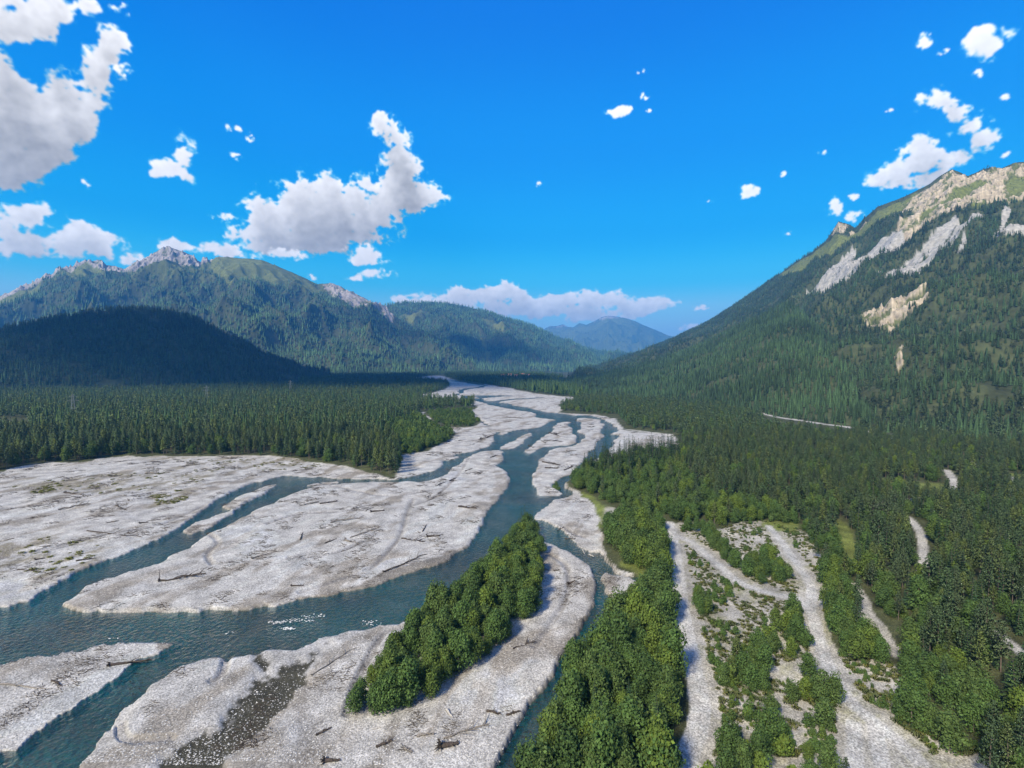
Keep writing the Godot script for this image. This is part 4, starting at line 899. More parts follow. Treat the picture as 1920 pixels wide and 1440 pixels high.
func conifer_crown(h: float, w: float, from: float, whorls: int, arms: int, ragged: float, seed_: int, tone: Color, dense := 3) -> ArrayMesh:
	# whorls of drooping boughs, each a fan of needle sprays
	rng.seed = seed_
	var v := PackedVector3Array()
	var n := PackedVector3Array()
	var c := PackedColorArray()
	for l in whorls:
		var f := (l + 0.5) / whorls
		var y := h * (from + (1.0 - from) * f)
		var reach := w * 0.5 * pow(1.0 - f, 0.82) * (1.0 if f > 0.12 else 0.75) + 0.1
		var turn := rng.randf() * TAU
		for k in arms:
			var a := turn + TAU * (k + rng.randf_range(-0.25, 0.25)) / arms
			var out := Vector3(cos(a), 0, sin(a))
			var long := reach * rng.randf_range(1.0 - ragged, 1.0 + ragged * 0.4)
			var droop := lerpf(-0.42, 0.35, f) + rng.randf_range(-0.12, 0.12)
			var root := Vector3(0, y + rng.randf_range(-0.25, 0.25) * h / whorls, 0)
			var t := rng.randf_range(0.72, 1.28)
			for s in dense:
				var g := (s + 0.6) / dense
				var p := root + out * long * g * 0.62 + Vector3(0, droop * long * g * 0.6, 0)
				var swing := out.rotated(Vector3.UP, rng.randf_range(-0.7, 0.7))
				var dir := (swing + Vector3(0, droop + rng.randf_range(-0.15, 0.2), 0)).normalized()
				var face := (Vector3.UP * 0.8 + out * 0.7 + ball() * 0.35).normalized()
				leaf(v, n, c, p, dir, face, long * rng.randf_range(0.42, 0.62), long * rng.randf_range(0.13, 0.2) + 0.05, tone * t)
	# the leader
	leaf(v, n, c, Vector3(0, h * 0.93, 0), Vector3.UP, Vector3(0, 0.3, 1), h * 0.085, w * 0.05, tone)
	leaf(v, n, c, Vector3(0, h * 0.93, 0), Vector3.UP, Vector3(1, 0.3, 0), h * 0.085, w * 0.05, tone)
	return arrays(v, n, c)


func pine_crown(h: float, w: float, seed_: int, tone: Color, clumps := 36, per := 34, big := 1.0) -> ArrayMesh:
	# clumps of needles at the ends of boughs, bare stem below
	rng.seed = seed_
	var v := PackedVector3Array()
	var n := PackedVector3Array()
	var c := PackedColorArray()
	for k in clumps:
		var f := pow((k + 0.5) / clumps, 0.85)
		var y := h * (0.27 + 0.7 * f)
		var reach := w * 0.5 * pow(1.0 - f, 0.7) * rng.randf_range(0.45, 1.0)
		var a := k * 2.39996 + rng.randf_range(-0.4, 0.4)
		var centre := Vector3(cos(a) * reach, y, sin(a) * reach)
		var r := w * rng.randf_range(0.17, 0.25) * (1.1 - 0.5 * f) * big
		var hue := rng.randf_range(0.78, 1.2)
		for s in per:
			var dir := ball().normalized()
			dir.y = absf(dir.y) * 0.9 - 0.1
			var p := centre + Vector3(dir.x, dir.y * 0.75, dir.z) * r * rng.randf_range(0.4, 0.9)
			var face := (dir + Vector3(0, 0.4, 0) + ball() * 0.5).normalized()
			var along := (dir + Vector3(0, 0.5, 0) + ball() * 0.5).normalized()
			leaf(v, n, c, p, along, face, r * rng.randf_range(0.5, 0.85) * big, r * 0.17 * big, tone * hue * rng.randf_range(0.8, 1.2))
	return arrays(v, n, c)


func far_conifer(h: float, w: float, layers: int, sides: int, from: float, seed_: int, tone: Color) -> ArrayMesh:
	rng.seed = seed_
	var v := PackedVector3Array()
	var n := PackedVector3Array()
	var c := PackedColorArray()
	tube(v, n, c, Vector3(0, -1.5, 0), Vector3(0, h * 0.6, 0), h * 0.012, h * 0.006, 3, Color(0.09, 0.075, 0.06))
	for l in layers:
		var f := float(l) / layers
		var y0 := h * (from + (1.0 - from) * f)
		var y1 := minf(h, y0 + h * (1.0 - from) * 1.75 / layers)
		var r := w * 0.5 * (1.0 - f * 0.92)
		var turn := rng.randf() * TAU
		for k in sides:
			var a := turn + TAU * k / sides
			var b := turn + TAU * (k + 0.5) / sides
			var e := turn + TAU * (k + 1.0) / sides
			var ra := r * rng.randf_range(0.45, 0.65)
			var rb := r * rng.randf_range(0.85, 1.15)
			var t := rng.randf_range(0.75, 1.25)
			var top := Vector3(0, y1, 0)
			var pa := Vector3(cos(a) * ra, y0 + h * 0.02, sin(a) * ra)
			var pb := Vector3(cos(b) * rb, y0 - h * 0.015, sin(b) * rb)
			var pe := Vector3(cos(e) * ra, y0 + h * 0.02, sin(e) * ra)
			v.append_array(PackedVector3Array([top, pb, pa, top, pe, pb]))
			var nb := Vector3(cos(b), 0.75, sin(b)).normalized()
			for m in 6:
				n.append(nb)
				c.append(tone * t)
	return arrays(v, n, c)


var kinds := {}
var spots := {}


func scatter(zone: String, spacing: float, mix: Array, gap := -2.0, gap_size := 0.05, grow := 1.0, far_step := 0.0) -> void:
	# mix: [kind, share, smallest, largest]; spots fall on a jittered net
	var flat: Array = ZONES[zone]
	var poly := PackedVector2Array()
	var lo := Vector2(1e9, 1e9)
	var hi := -lo
	for k in range(0, flat.size(), 2):
		var p := Vector2(flat[k], flat[k + 1])
		poly.append(p)
		lo = lo.min(p)
		hi = hi.max(p)
	var d := lo.y
	while d < hi.y:
		var step := spacing + far_step * maxf(0.0, d - 250.0)
		var x := maxf(lo.x, -1.25 * d - 30.0)
		while x < minf(hi.x, 1.25 * d + 30.0):
			var p := Vector2(x + rng.randf_range(-0.85, 0.85) * step, d + rng.randf_range(-0.85, 0.85) * step)
			x += step
			if not Geometry2D.is_point_in_polygon(p, poly):
				continue
			if p.y < D0 + 1.0 or broad.get_noise_2d(p.x * gap_size, p.y * gap_size) < gap:
				continue
			var blocked := false
			for c in clearings:
				if c[0].has_point(p) and Geometry2D.is_point_in_polygon(p, c[1]):
					blocked = true
					break
			if blocked or on_lane(p):
				continue
			var pick := rng.randf()
			var ripple := broad.get_noise_2d(p.x * 0.02 + 200.0, p.y * 0.02) * 0.6
			pick = clampf(pick + ripple * 0.35, 0.0, 0.999)
			for m in mix:
				pick -= m[1]
				if pick < 0.0:
					add_spot(m[0], Vector3(p.x, floor_y(p.x, p.y) - 0.1, -p.y), rng.randf_range(m[2], m[3]) * grow, zone)
					break
		d += step


var clearings := []
var lanes := []


func on_lane(p: Vector2) -> bool:
	for l in lanes:
		if l[0].has_point(p):
			for k in l[1].size() - 1:
				if Geometry2D.get_closest_point_to_segment(p, l[1][k], l[1][k + 1]).distance_squared_to(p) < l[2]:
					return true
	return false


func add_spot(kind: String, at: Vector3, size: float, zone: String) -> void:
	if not spots.has(kind):
		spots[kind] = []
	spots[kind].append([at, size, rng.randf() * TAU, rng.randf_range(0.8, 1.2), zone, rng.randi() % 97])


func cover_slope(key: String, spacing: float, kind: String, lo: float, hi: float, tint: float) -> void:
	var v: PackedVector3Array = lofts[key][0]
	var open: PackedByteArray = lofts[key][1]
	var ns: int = lofts[key][2]
	var nt: int = lofts[key][3]
	for t in nt - 2:
		for s in ns - 1:
			var k := t * ns + s
			var a := v[k]
			var e1 := v[k + 1] - a
			var e2 := v[k + ns] - a
			var want := absf(e1.x * e2.z - e1.z * e2.x) / (spacing * spacing)
			if absf(a.x) > -a.z * 1.12 + 60.0:
				continue
			while want > 0.0:
				if want < 1.0 and rng.randf() > want:
					break
				want -= 1.0
				var bare := open[k] / 255.0
				if rng.randf() < bare * 1.15:
					if rng.randf() > 0.06:
						continue
				var p := a + e1 * rng.randf() + e2 * rng.randf()
				if broad.get_noise_2d(p.x * 0.008 + 70.0, p.z * 0.008) < -0.34 and rng.randf() < 0.75:
					continue
				var size := rng.randf_range(lo, hi) * (1.0 - 0.55 * bare)
				far_spots.append([kind, p - Vector3(0, 0.4, 0), size, tint * rng.randf_range(0.55, 1.5) * (1.0 + 0.5 * broad.get_noise_2d(p.x * 0.004, p.z * 0.004))])


var far_spots := []


func vegetation() -> void:
	for c in CLEAR:
		var poly := PackedVector2Array()
		var box := Rect2(c[0], c[1], 0, 0)
		for k in range(0, c.size(), 2):
			poly.append(Vector2(c[k], c[k + 1]))
			box = box.expand(Vector2(c[k], c[k + 1]))
		clearings.append([box, poly])
	for l in LANES:
		var line := PackedVector2Array()
		var box := Rect2(l[0][0], l[0][1], 0, 0)
		for k in range(0, l[0].size(), 2):
			line.append(Vector2(l[0][k], l[0][k + 1]))
			box = box.expand(line[-1])
		lanes.append([box.grow(8.0), line, pow(l[1] * 0.5 + 1.6, 2.0)])
	# kinds: crowns and trunks, near and far
	var pine_tone := Color(0.112, 0.162, 0.08)
	var spruce_tone := Color(0.054, 0.1, 0.042)
	var grey := Color(0.24, 0.2, 0.165)
	for k in 6:
		rng.seed = 100 + k
		var tr := trunk_mesh(6.0, 0.13, 5, 1.6, grey)
		kinds["broadleaf%d" % k] = [broadleaf_crown(7.0, 5.2, 16, 150, 0.38, 0.12, 40 + k), tr]
	for k in 4:
		rng.seed = 200 + k
		var tr := trunk_mesh(1.4, 0.05, 4, 0.7, grey)
		kinds["bush%d" % k] = [broadleaf_crown(2.0, 2.4, 8, 60, 0.3, 0.05, 60 + k), tr]
	for k in 4:
		rng.seed = 300 + k
		var tr := trunk_mesh(13.0, 0.17, 8, 1.3, Color(0.2, 0.165, 0.14))
		kinds["pine%d" % k] = [pine_crown(14.0, 4.4, 80 + k, pine_tone), tr]
	for k in 4:
		rng.seed = 400 + k
		var tr := trunk_mesh(17.0, 0.2, 0, 1.0, Color(0.16, 0.13, 0.11))
		kinds["spruce%d" % k] = [conifer_crown(18.0, 5.4, 0.08, 17, 8, 0.3, 90 + k, spruce_tone), tr]
	for k in 3:
		kinds["farspruce%d" % k] = [far_conifer(18.0, 6.3, 7, 7, 0.1, 120 + k, spruce_tone), null]
		kinds["farpine%d" % k] = [pine_crown(14.0, 4.8, 130 + k, pine_tone, 16, 12, 1.35), null]
		kinds["farleaf%d" % k] = [broadleaf_crown(7.0, 5.4, 9, 22, 1.0, 0.12, 140 + k), null]
	rng.seed = 77
	# the wooded island and the belts along the right bank
	scatter("island", 2.7, [["broadleaf", 1.0, 0.55, 1.1]])
	for k in 7:
		var sp := Vector2(4.6 + rng.randf_range(-2.5, 2.5), 189.0 + rng.randf_range(-4.0, 3.0))
		add_spot("spruce", Vector3(sp.x, floor_y(sp.x, sp.y) - 0.1, -sp.y), rng.randf_range(0.4, 0.6), "island")
	scatter("bankbelt", 2.8, [["broadleaf", 0.93, 0.55, 1.25], ["spruce", 0.07, 0.35, 0.5]])
	scatter("hedge", 2.4, [["broadleaf", 0.8, 0.4, 0.75], ["bush", 0.2, 0.8, 1.4]])
	scatter("scruba", 2.2, [["broadleaf", 0.7, 0.3, 0.6], ["bush", 0.3, 0.7, 1.3]])
	scatter("scrubb", 1.8, [["bush", 1.0, 0.6, 1.2]], -0.1, 0.2)
	scatter("lower", 2.5, [["broadleaf", 0.62, 0.4, 0.85], ["bush", 0.3, 0.8, 1.5], ["pine", 0.08, 0.3, 0.5]], -0.06, 0.1)
	scatter("verge", 2.5, [["broadleaf", 0.8, 0.5, 0.9], ["pine", 0.2, 0.4, 0.65]], -0.3, 0.1)
	scatter("nook", 2.4, [["broadleaf", 1.0, 0.6, 1.0]])
	scatter("belt", 2.8, [["broadleaf", 0.7, 0.5, 0.95], ["pine", 0.25, 0.42, 0.7], ["bush", 0.05, 1.0, 1.6]], -0.42, 0.08)
	scatter("rim", 3.0, [["broadleaf", 0.78, 0.55, 1.0], ["bush", 0.12, 1.0, 1.8], ["pine", 0.1, 0.5, 0.8]], -0.35, 0.06)
	scatter("bosk", 3.0, [["spruce", 0.7, 0.4, 0.8], ["broadleaf", 0.3, 0.7, 1.1]])
	scatter("pines", 3.1, [["pine", 0.6, 0.42, 0.84], ["spruce", 0.22, 0.3, 0.62], ["broadleaf", 0.18, 0.6, 1.1]], -0.42, 0.04, 1.0, 0.004)
	scatter("leftwood", 3.9, [["pine", 0.5, 0.6, 1.1], ["spruce", 0.36, 0.35, 0.92], ["broadleaf", 0.14, 0.7, 1.4]], -0.5, 0.03, 1.0, 0.0042)
	scatter("thicket", 3.4, [["broadleaf", 0.85, 0.5, 0.9], ["bush", 0.15, 1.5, 2.5]])
	scatter("spit", 3.6, [["broadleaf", 0.6, 0.3, 0.6], ["bush", 0.4, 1.2, 2.2]], -0.3, 0.06)
	scatter("farbank", 7.0, [["spruce", 0.6, 0.9, 1.3], ["broadleaf", 0.4, 1.2, 2.0]], -2.0, 0.05, 1.0, 0.002)
	scatter("farleft", 9.0, [["spruce", 0.5, 0.9, 1.2], ["broadleaf", 0.5, 1.2, 2.0]], -0.35, 0.01, 1.0, 0.002)
	# the lone bush on the gravel tip
	for p in [[21.0, 253.0, 1.6], [22.4, 252.0, 1.2], [21.6, 250.5, 1.0]]:
		add_spot("bush", Vector3(p[0], floor_y(p[0], p[1]) - 0.05, -p[1]), p[2], "tip")
	# single bushes dotted over the sand
	var open := PackedVector2Array()
	for k in range(0, OPEN[0].size(), 2):
		open.append(Vector2(OPEN[0][k], OPEN[0][k + 1]))
	for k in 2400:
		var d := 78.0 + 130.0 * pow(rng.randf(), 1.3)
		var p := Vector2(d * rng.randf_range(0.28, 0.95), d)
		if Geometry2D.is_point_in_polygon(p, open) and not on_lane(p) and broad.get_noise_2d(p.x * 0.07, p.y * 0.07) > -0.05:
			add_spot("bush", Vector3(p.x, floor_y(p.x, p.y) - 0.05, -p.y), 0.25 + 0.75 * pow(rng.randf(), 2.5), "sand")
	say("spots")
	cover_slope("right", 7.2, "farspruce", 0.4, 0.9, 0.9)
	cover_slope("right", 8.0, "farpine", 0.5, 1.05, 0.8)
	cover_slope("shoulder", 6.0, "farspruce", 0.4, 0.85, 1.0)
	cover_slope("lefthill", 11.0, "farspruce", 0.6, 1.35, 1.0)
	cover_slope("lefthill", 13.0, "farpine", 0.8, 1.5, 0.8)
	cover_slope("leftpeak", 17.0, "farspruce", 1.0, 2.2, 1.75)
	cover_slope("midhill", 18.0, "farspruce", 1.2, 2.4, 1.8)
	say("slopes %d" % far_spots.size())
	plant()
	tufts(open)


func plant() -> void:
	var looks := {
		"broadleaf": ["broadleaf_tree", 6, 300, "foliage"], "bush": ["bush", 4, 220, "foliage"], "pine": ["pine_tree", 4, 300, "needles"], "spruce": ["spruce_tree", 4, 280, "needles"]}
	var where := {
		"island": "of the wooded river island", "bankbelt": "of the dense bank-side belt", "hedge": "of the dark clearing hedge", "scruba": "of the clump beside the track",
		"scrubb": "of the low track-side scrub", "lower": "of the bottom track-side thicket", "verge": "of the lane-side row", "nook": "of the round lane-side thicket",
		"belt": "of the belt before the pines", "rim": "of the scrub behind the clearing", "bosk": "of the dark river-bend grove", "pines": "of the right pine wood",
		"leftwood": "of the left forest", "thicket": "of the bright left bank thicket", "spit": "of the left spit scrub", "farbank": "of the far right bank wood",
		"farleft": "of the far left bank wood", "tip": "alone on the gravel tip in mid river", "sand": "of the sandy clearing"}
	var tones := ["mid green", "dark green", "light green", "fresh green", "yellowish green", "deep green"]
	for kind in looks:
		var l: Array = looks[kind]
		var all: Array = spots.get(kind, [])
		# those that show largest: big, near and inside the frame
		var rank := []
		for k in all.size():
			var p: Vector3 = all[k][0]
			var d := -p.z
			var inside := absf(p.x) < d * 0.955 and d > 79.0
			rank.append([all[k][1] / d * (1.0 if inside else 0.0) * (1.6 if all[k][4] == "tip" else 1.0), k])
		rank.sort_custom(func(a, b): return a[0] > b[0])
		var single := {}
		for k in mini(l[2], rank.size()):
			if rank[k][0] > 0.0:
				single[rank[k][1]] = true
		# where each stands among its like: left to right, front to back
		var rows := {}
		for k in single:
			var zone: String = all[k][4]
			if not rows.has(zone):
				rows[zone] = []
			rows[zone].append(k)
		var place := {}
		for zone in rows:
			var ks: Array = rows[zone]
			var n := ks.size()
			ks.sort_custom(func(a, b): return all[a][0].x / -all[a][0].z < all[b][0].x / -all[b][0].z)
			for k in n:
				place[ks[k]] = ["far-left", "left", "right", "far-right"][k * 4 / n] if n > 7 else (["left", "right"][k * 2 / n] if n > 1 else "only")
			ks.sort_custom(func(a, b): return all[a][0].z > all[b][0].z)
			for k in n:
				place[ks[k]] = (["front ", "middle ", "back "][k * 3 / n] if n > 7 else "") + place[ks[k]]
		var bulk := {}
		for k in all.size():
			var s: Array = all[k]
			var p: Vector3 = s[0]
			var form: int = s[5] % l[1]
			var tone: int = [0, 0, 1, 2, 3, 3, 4, 5][s[5] % 8]
			if single.has(k):
				var o := thing(l[0], p, s[2])
				o.scale = Vector3(s[1], s[1] * s[3], s[1])
				part("crown", kinds[kind + str(form)][0], mats[l[3] + str(tone)], o)
				part("trunk", kinds[kind + str(form)][1], mats["bark"], o)
				var size_word := "small" if s[1] < 0.62 else ("tall" if s[1] * s[3] > 1.0 else "middle-sized")
				var noun: String = {"broadleaf": "broadleaf tree", "bush": "bush", "pine": "pine", "spruce": "spruce"}[kind]
				var spot := "" if s[4] == "tip" else "in the %s part " % place[k]
				tag(o, "%s %s %s %s%s" % [size_word, tones[tone], noun, spot, where[s[4]]], noun.replace("broadleaf ", ""), "%s %s" % [noun + ("es" if noun == "bush" else "s"), where[s[4]]])
				continue
			var near: bool = -p.z < 420.0 or kind == "bush"
			var mk: String = kind + str(form) if near else {"broadleaf": "farleaf", "pine": "farpine", "spruce": "farspruce"}[kind] + str(form % 3)
			if not bulk.has(mk):
				bulk[mk] = []
			bulk[mk].append([p, s[1], s[2], s[3], tone])
		for mk in bulk:
			mass(mk, bulk[mk], {"broadleaf": "broadleaf_wood", "bush": "bushes", "pine": "pine_wood", "spruce": "spruce_wood"}[kind], l[3], {"broadleaf": "broadleaf trees massed on the valley floor", "bush": "small bushes over the sand and banks", "pine": "pines massed on the valley floor", "spruce": "spruces massed on the valley floor"}[kind])
	# slopes
	var slope := {}
	for s in far_spots:
		var mk: String = s[0] + str(rng.randi() % 3)
		if not slope.has(mk):
			slope[mk] = []
		slope[mk].append([s[1], s[2], rng.randf() * TAU, rng.randf_range(0.85, 1.2), s[3]])
	for mk in slope:
		mass(mk, slope[mk], "mountain_forest", "needles", "conifer forest covering the mountain slopes")


func mass(mk: String, all: Array, called: String, mat: String, label: String) -> void:
	var tints := [Color(1, 1, 1), Color(0.82, 0.9, 0.85), Color(1.16, 1.1, 0.85), Color(0.92, 1.02, 0.95), Color(1.35, 1.25, 0.8), Color(0.72, 0.8, 0.8)]
	for which in 2:
		var mesh: Mesh = kinds[mk][which]
		if mesh == null:
			continue
		var mm := MultiMesh.new()
		mm.transform_format = MultiMesh.TRANSFORM_3D
		mm.use_colors = true
		mm.mesh = mesh
		mm.instance_count = all.size()
		var buf := PackedFloat32Array()
		buf.resize(all.size() * 16)
		for k in all.size():
			var s: Array = all[k]
			var p: Vector3 = s[0]
			var cs: float = cos(s[2]) * s[1]
			var sn: float = sin(s[2]) * s[1]
			var o := k * 16
			buf[o] = cs
			buf[o + 2] = sn
			buf[o + 3] = p.x
			buf[o + 5] = s[1] * s[3]
			buf[o + 7] = p.y
			buf[o + 8] = -sn
			buf[o + 10] = cs
			buf[o + 11] = p.z
			var t: Color = tints[s[4]] if s[4] is int else Color(s[4], s[4], s[4])
			if which == 1:
				t = Color(1.4, 1.4, 1.4)
			buf[o + 12] = t.r / 1.4
			buf[o + 13] = t.g / 1.4
			buf[o + 14] = t.b / 1.4
			buf[o + 15] = 1.0
		mm.buffer = buf
		var node := MultiMeshInstance3D.new()
		node.name = numbered(called if which == 0 else called.replace("_wood", "_wood_trunks").replace("bushes", "bush_stems"))
		node.multimesh = mm
		node.material_override = mats[mat] if which == 0 else mats["bark"]
		add_child(node)
		tag(node, label if which == 0 else label + ", their stems", {"grass": "grass", "gravel": "stones", "foam": "foam", "driftwood_debris": "sticks", "bushes": "bushes"}.get(called, "wood"), "", "stuff")


func tufts(open: PackedVector2Array) -> void:
	# grass and dwarf willow over the sand and the scrubby gravel
	rng.seed = 9
	var v := PackedVector3Array()
	var n := PackedVector3Array()
	var c := PackedColorArray()
	for k in 46:
		var a := rng.randf() * TAU
		var p := Vector3(cos(a), 0, sin(a)) * 0.3 * sqrt(rng.randf())
		var dir := (Vector3(p.x, 0.45, p.z) + ball() * 0.25).normalized()
		var t := rng.randf_range(0.7, 1.3)
		leaf(v, n, c, p, dir, (Vector3.UP + ball() * 0.6).normalized(), rng.randf_range(0.2, 0.4), 0.05, Color(0.14 * t, 0.16 * t, 0.065 * t))
	kinds["tuft0"] = [arrays(v, n, c), null]
	var all := []
	for k in 18000:
		var d := 77.0 + 130.0 * pow(rng.randf(), 1.25)
		var p := Vector2(d * rng.randf_range(0.27, 0.97), d)
		if not Geometry2D.is_point_in_polygon(p, open) or on_lane(p):
			continue
		if broad.get_noise_2d(p.x * 0.1, p.y * 0.1) + 0.5 * fine.get_noise_2d(p.x * 0.3, p.y * 0.3) < -0.12:
			continue
		all.append([Vector3(p.x, floor_y(p.x, p.y), -p.y), rng.randf_range(0.5, 1.7), rng.randf() * TAU, rng.randf_range(0.6, 1.1), rng.randi() % 6])
	for flat in SCRUBBY:
		var poly := PackedVector2Array()
		var box := Rect2(flat[0], flat[1], 0, 0)
		for k in range(0, flat.size(), 2):
			poly.append(Vector2(flat[k], flat[k + 1]))
			box = box.expand(poly[-1])
		for k in 260:
			var p := box.position + Vector2(rng.randf(), rng.randf()) * box.size
			if Geometry2D.is_point_in_polygon(p, poly) and broad.get_noise_2d(p.x * 0.06, p.y * 0.06) > 0.0:
				all.append([Vector3(p.x, floor_y(p.x, p.y), -p.y), rng.randf_range(1.0, 2.6), rng.randf() * TAU, rng.randf_range(0.4, 0.8), 4])
	mass("tuft0", all, "grass", "foliage", "tufts of dry grass and dwarf willow over sand and gravel")


# ------------------------------------------------------------------ driftwood

func crooked(a: Vector3, b: Vector3, ra: float, rb: float, steps: int, bend: float, tone: Color) -> ArrayMesh:
	var v := PackedVector3Array()
	var n := PackedVector3Array()
	var c := PackedColorArray()
	var p := a
	var side := (b - a).cross(Vector3.UP).normalized()
	for k in steps:
		var f := float(k + 1) / steps
		var q := a.lerp(b, f) + (side * rng.randf_range(-1, 1) + Vector3.UP * rng.randf_range(-0.3, 0.6)) * bend * (1.0 if k < steps - 1 else 0.2)
		tube(v, n, c, p, q, lerpf(ra, rb, float(k) / steps), lerpf(ra, rb, f), 7, tone * rng.randf_range(0.85, 1.15))
		p = q
	# rounded ends
	for e in [[a, ra, (a - b).normalized()], [b, rb, (b - a).normalized()]]:
		tube(v, n, c, e[0], e[0] + e[2] * e[1] * 0.5, e[1], e[1] * 0.25, 7, tone)
	return arrays(v, n, c)


func log_thing(a: Vector2, b: Vector2, thick: float, look: String, label: String, group := "driftwood on the gravel bars") -> void:
	var ya := floor_y(a.x, a.y)
	var yb := floor_y(b.x, b.y)
	ya = maxf(ya, RISE * a.y - 0.05)
	yb = maxf(yb, RISE * b.y - 0.05)
	var base := Vector3(a.x, ya, -a.y)
	var tip := Vector3(b.x, yb, -b.y) - base
	var long := tip.length()
	var o := thing("driftwood", base)
	var tone := Color(0.105, 0.085, 0.07) if look != "bare" and rng.randf() < 0.72 else Color(0.3, 0.27, 0.24)
	if look == "bare":
		tone = Color(0.62, 0.59, 0.55)
	var r := thick * (0.75 if a.y < 190.0 else 0.95)
	var lift := Vector3(0, r * 0.7, 0)
	part("trunk", crooked(lift, tip + Vector3(0, r * 0.35, 0), r, r * 0.4, 6, long * 0.025 if look in ["thin", "root", "bare"] else long * 0.06, tone), mats["bark"], o)
	if look in ["root", "snag"]:
		var v := PackedVector3Array()
		var n := PackedVector3Array()
		var c := PackedColorArray()
		var away := -tip.normalized()
		for k in 24:
			var q := ball().normalized()
			q = (q - away * q.dot(away) + away * 0.35).normalized()
			q.y = absf(q.y) * 0.8 if k % 3 else q.y * 0.3
			var m := lift + q * r * rng.randf_range(1.2, 2.4)
			tube(v, n, c, lift, m, r * 0.42, r * 0.2, 5, tone * 0.85)
			tube(v, n, c, m, m + (q + ball() * 0.7).normalized() * r * rng.randf_range(0.5, 1.3), r * 0.2, r * 0.06, 4, tone * 0.85)
		part("root_plate", arrays(v, n, c), mats["bark"], o)
	var twigs: int = {"branch": 12, "snag": 14, "root": 6, "thin": 3, "bare": 0}[look]
	for k in twigs:
		var f := rng.randf_range(0.25, 0.95)
		var from := lift.lerp(tip + Vector3(0, r * 0.4, 0), f)
		var side := tip.normalized().rotated(Vector3.UP, rng.randf_range(0.4, 1.1) * (1 if rng.randf() < 0.5 else -1))
		side.y = absf(side.y) * 0.3 + rng.randf_range(0.05, 0.5)
		if look == "snag" and k == 0:
			side = Vector3(0.05, 1.0, 0.1)
			from = lift
		var l := long * rng.randf_range(0.12, 0.38)
		part("branch", crooked(from, from + side.normalized() * l, r * 0.4, r * 0.08, 3, l * 0.08, tone), mats["bark"], o)
	tag(o, label, "driftwood", group)


func driftwood() -> void:
	rng.seed = 31
	for l in LOGS:
		log_thing(Vector2(l[0][0], l[0][1]), Vector2(l[0][2], l[0][3]), l[1], l[2], l[3])
	# loose sticks and flotsam, too many to count
	var v := PackedVector3Array()
	var n := PackedVector3Array()
	var c := PackedColorArray()
	for k in 5:
		var p := ball() * 0.8
		p.y = 0.04
		var q := p + Vector3(rng.randf_range(-1, 1), rng.randf_range(0.0, 0.12), rng.randf_range(-0.35, 0.35)) * 0.9
		tube(v, n, c, p, q, 0.05, 0.02, 4, Color(0.1, 0.08, 0.065) * rng.randf_range(0.7, 1.4))
	kinds["stick0"] = [arrays(v, n, c), null]
	var bed := PackedVector2Array()
	for k in range(0, BED.size(), 2):
		bed.append(Vector2(BED[k], BED[k + 1]))
	var all := []
	for k in 30000:
		var d := 80.0 + 520.0 * pow(rng.randf(), 1.6)
		var p := Vector2(d * rng.randf_range(-1.0, 0.35), d)
		var drift := broad.get_noise_2d(p.x * 0.05 + 9.0, p.y * 0.03) + 0.7 * fine.get_noise_2d(p.x * 0.06, p.y * 0.05)
		if drift < (0.2 if p.x < d * -0.1 else 0.46) or not Geometry2D.is_point_in_polygon(p, bed):
			continue
		var y := floor_y(p.x, p.y)
		if y < RISE * p.y + 0.1:
			continue
		all.append([Vector3(p.x, y, -p.y), rng.randf_range(0.3, 1.0) * (0.5 + d / 110.0), rng.randf_range(-0.6, 0.9), 0.7, 1.0])
	mass("stick0", all, "driftwood_debris", "bark", "loose sticks and flotsam strewn over the gravel")
	stones(bed)
	foam()
	for w in [[[52.5, 92.0], "pale heap of brushwood among the trees left of the track"], [[45.0, 103.0], "small pale heap of sticks at the edge of the track"]]:
		var at := Vector2(w[0][0], w[0][1])
		var o := thing("brushwood_heap", Vector3(at.x, floor_y(at.x, at.y), -at.y))
		for k in 22:
			var p := Vector3(rng.randf_range(-1.6, 1.6), rng.randf_range(0.05, 0.5), rng.randf_range(-1.6, 1.6))
			var q := p + Vector3(rng.randf_range(-1, 1), rng.randf_range(-0.1, 0.25), rng.randf_range(-1, 1)) * 1.3
			part("stick", crooked(p, q, 0.07, 0.03, 2, 0.1, Color(0.5, 0.45, 0.38)), mats["bark"], o)
		tag(o, w[1], "brushwood")


# ------------------------------------------------------------------ houses, pylons, boulders, foam

func box(v: PackedVector3Array, n: PackedVector3Array, c: PackedColorArray, lo: Vector3, hi: Vector3, tone: Color) -> void:
	for f in [[Vector3.RIGHT, Vector3.UP, Vector3.BACK], [Vector3.LEFT, Vector3.UP, Vector3.BACK], [Vector3.UP, Vector3.RIGHT, Vector3.BACK], [Vector3.DOWN, Vector3.RIGHT, Vector3.BACK], [Vector3.BACK, Vector3.RIGHT, Vector3.UP], [Vector3.FORWARD, Vector3.RIGHT, Vector3.UP]]:
		var m := (lo + hi) * 0.5
		var s := (hi - lo) * 0.5
		var p: Vector3 = m + s * f[0]
		var a: Vector3 = s * f[1]
		var b: Vector3 = s * f[2]
		v.append_array(PackedVector3Array([p - a - b, p + a - b, p + a + b, p - a - b, p + a + b, p - a + b]))
		for k in 6:
			n.append(f[0])
			c.append(tone)


func one_box(lo: Vector3, hi: Vector3, tone: Color) -> ArrayMesh:
	var v := PackedVector3Array()
	var n := PackedVector3Array()
	var c := PackedColorArray()
	box(v, n, c, lo, hi, tone)
	return arrays(v, n, c)


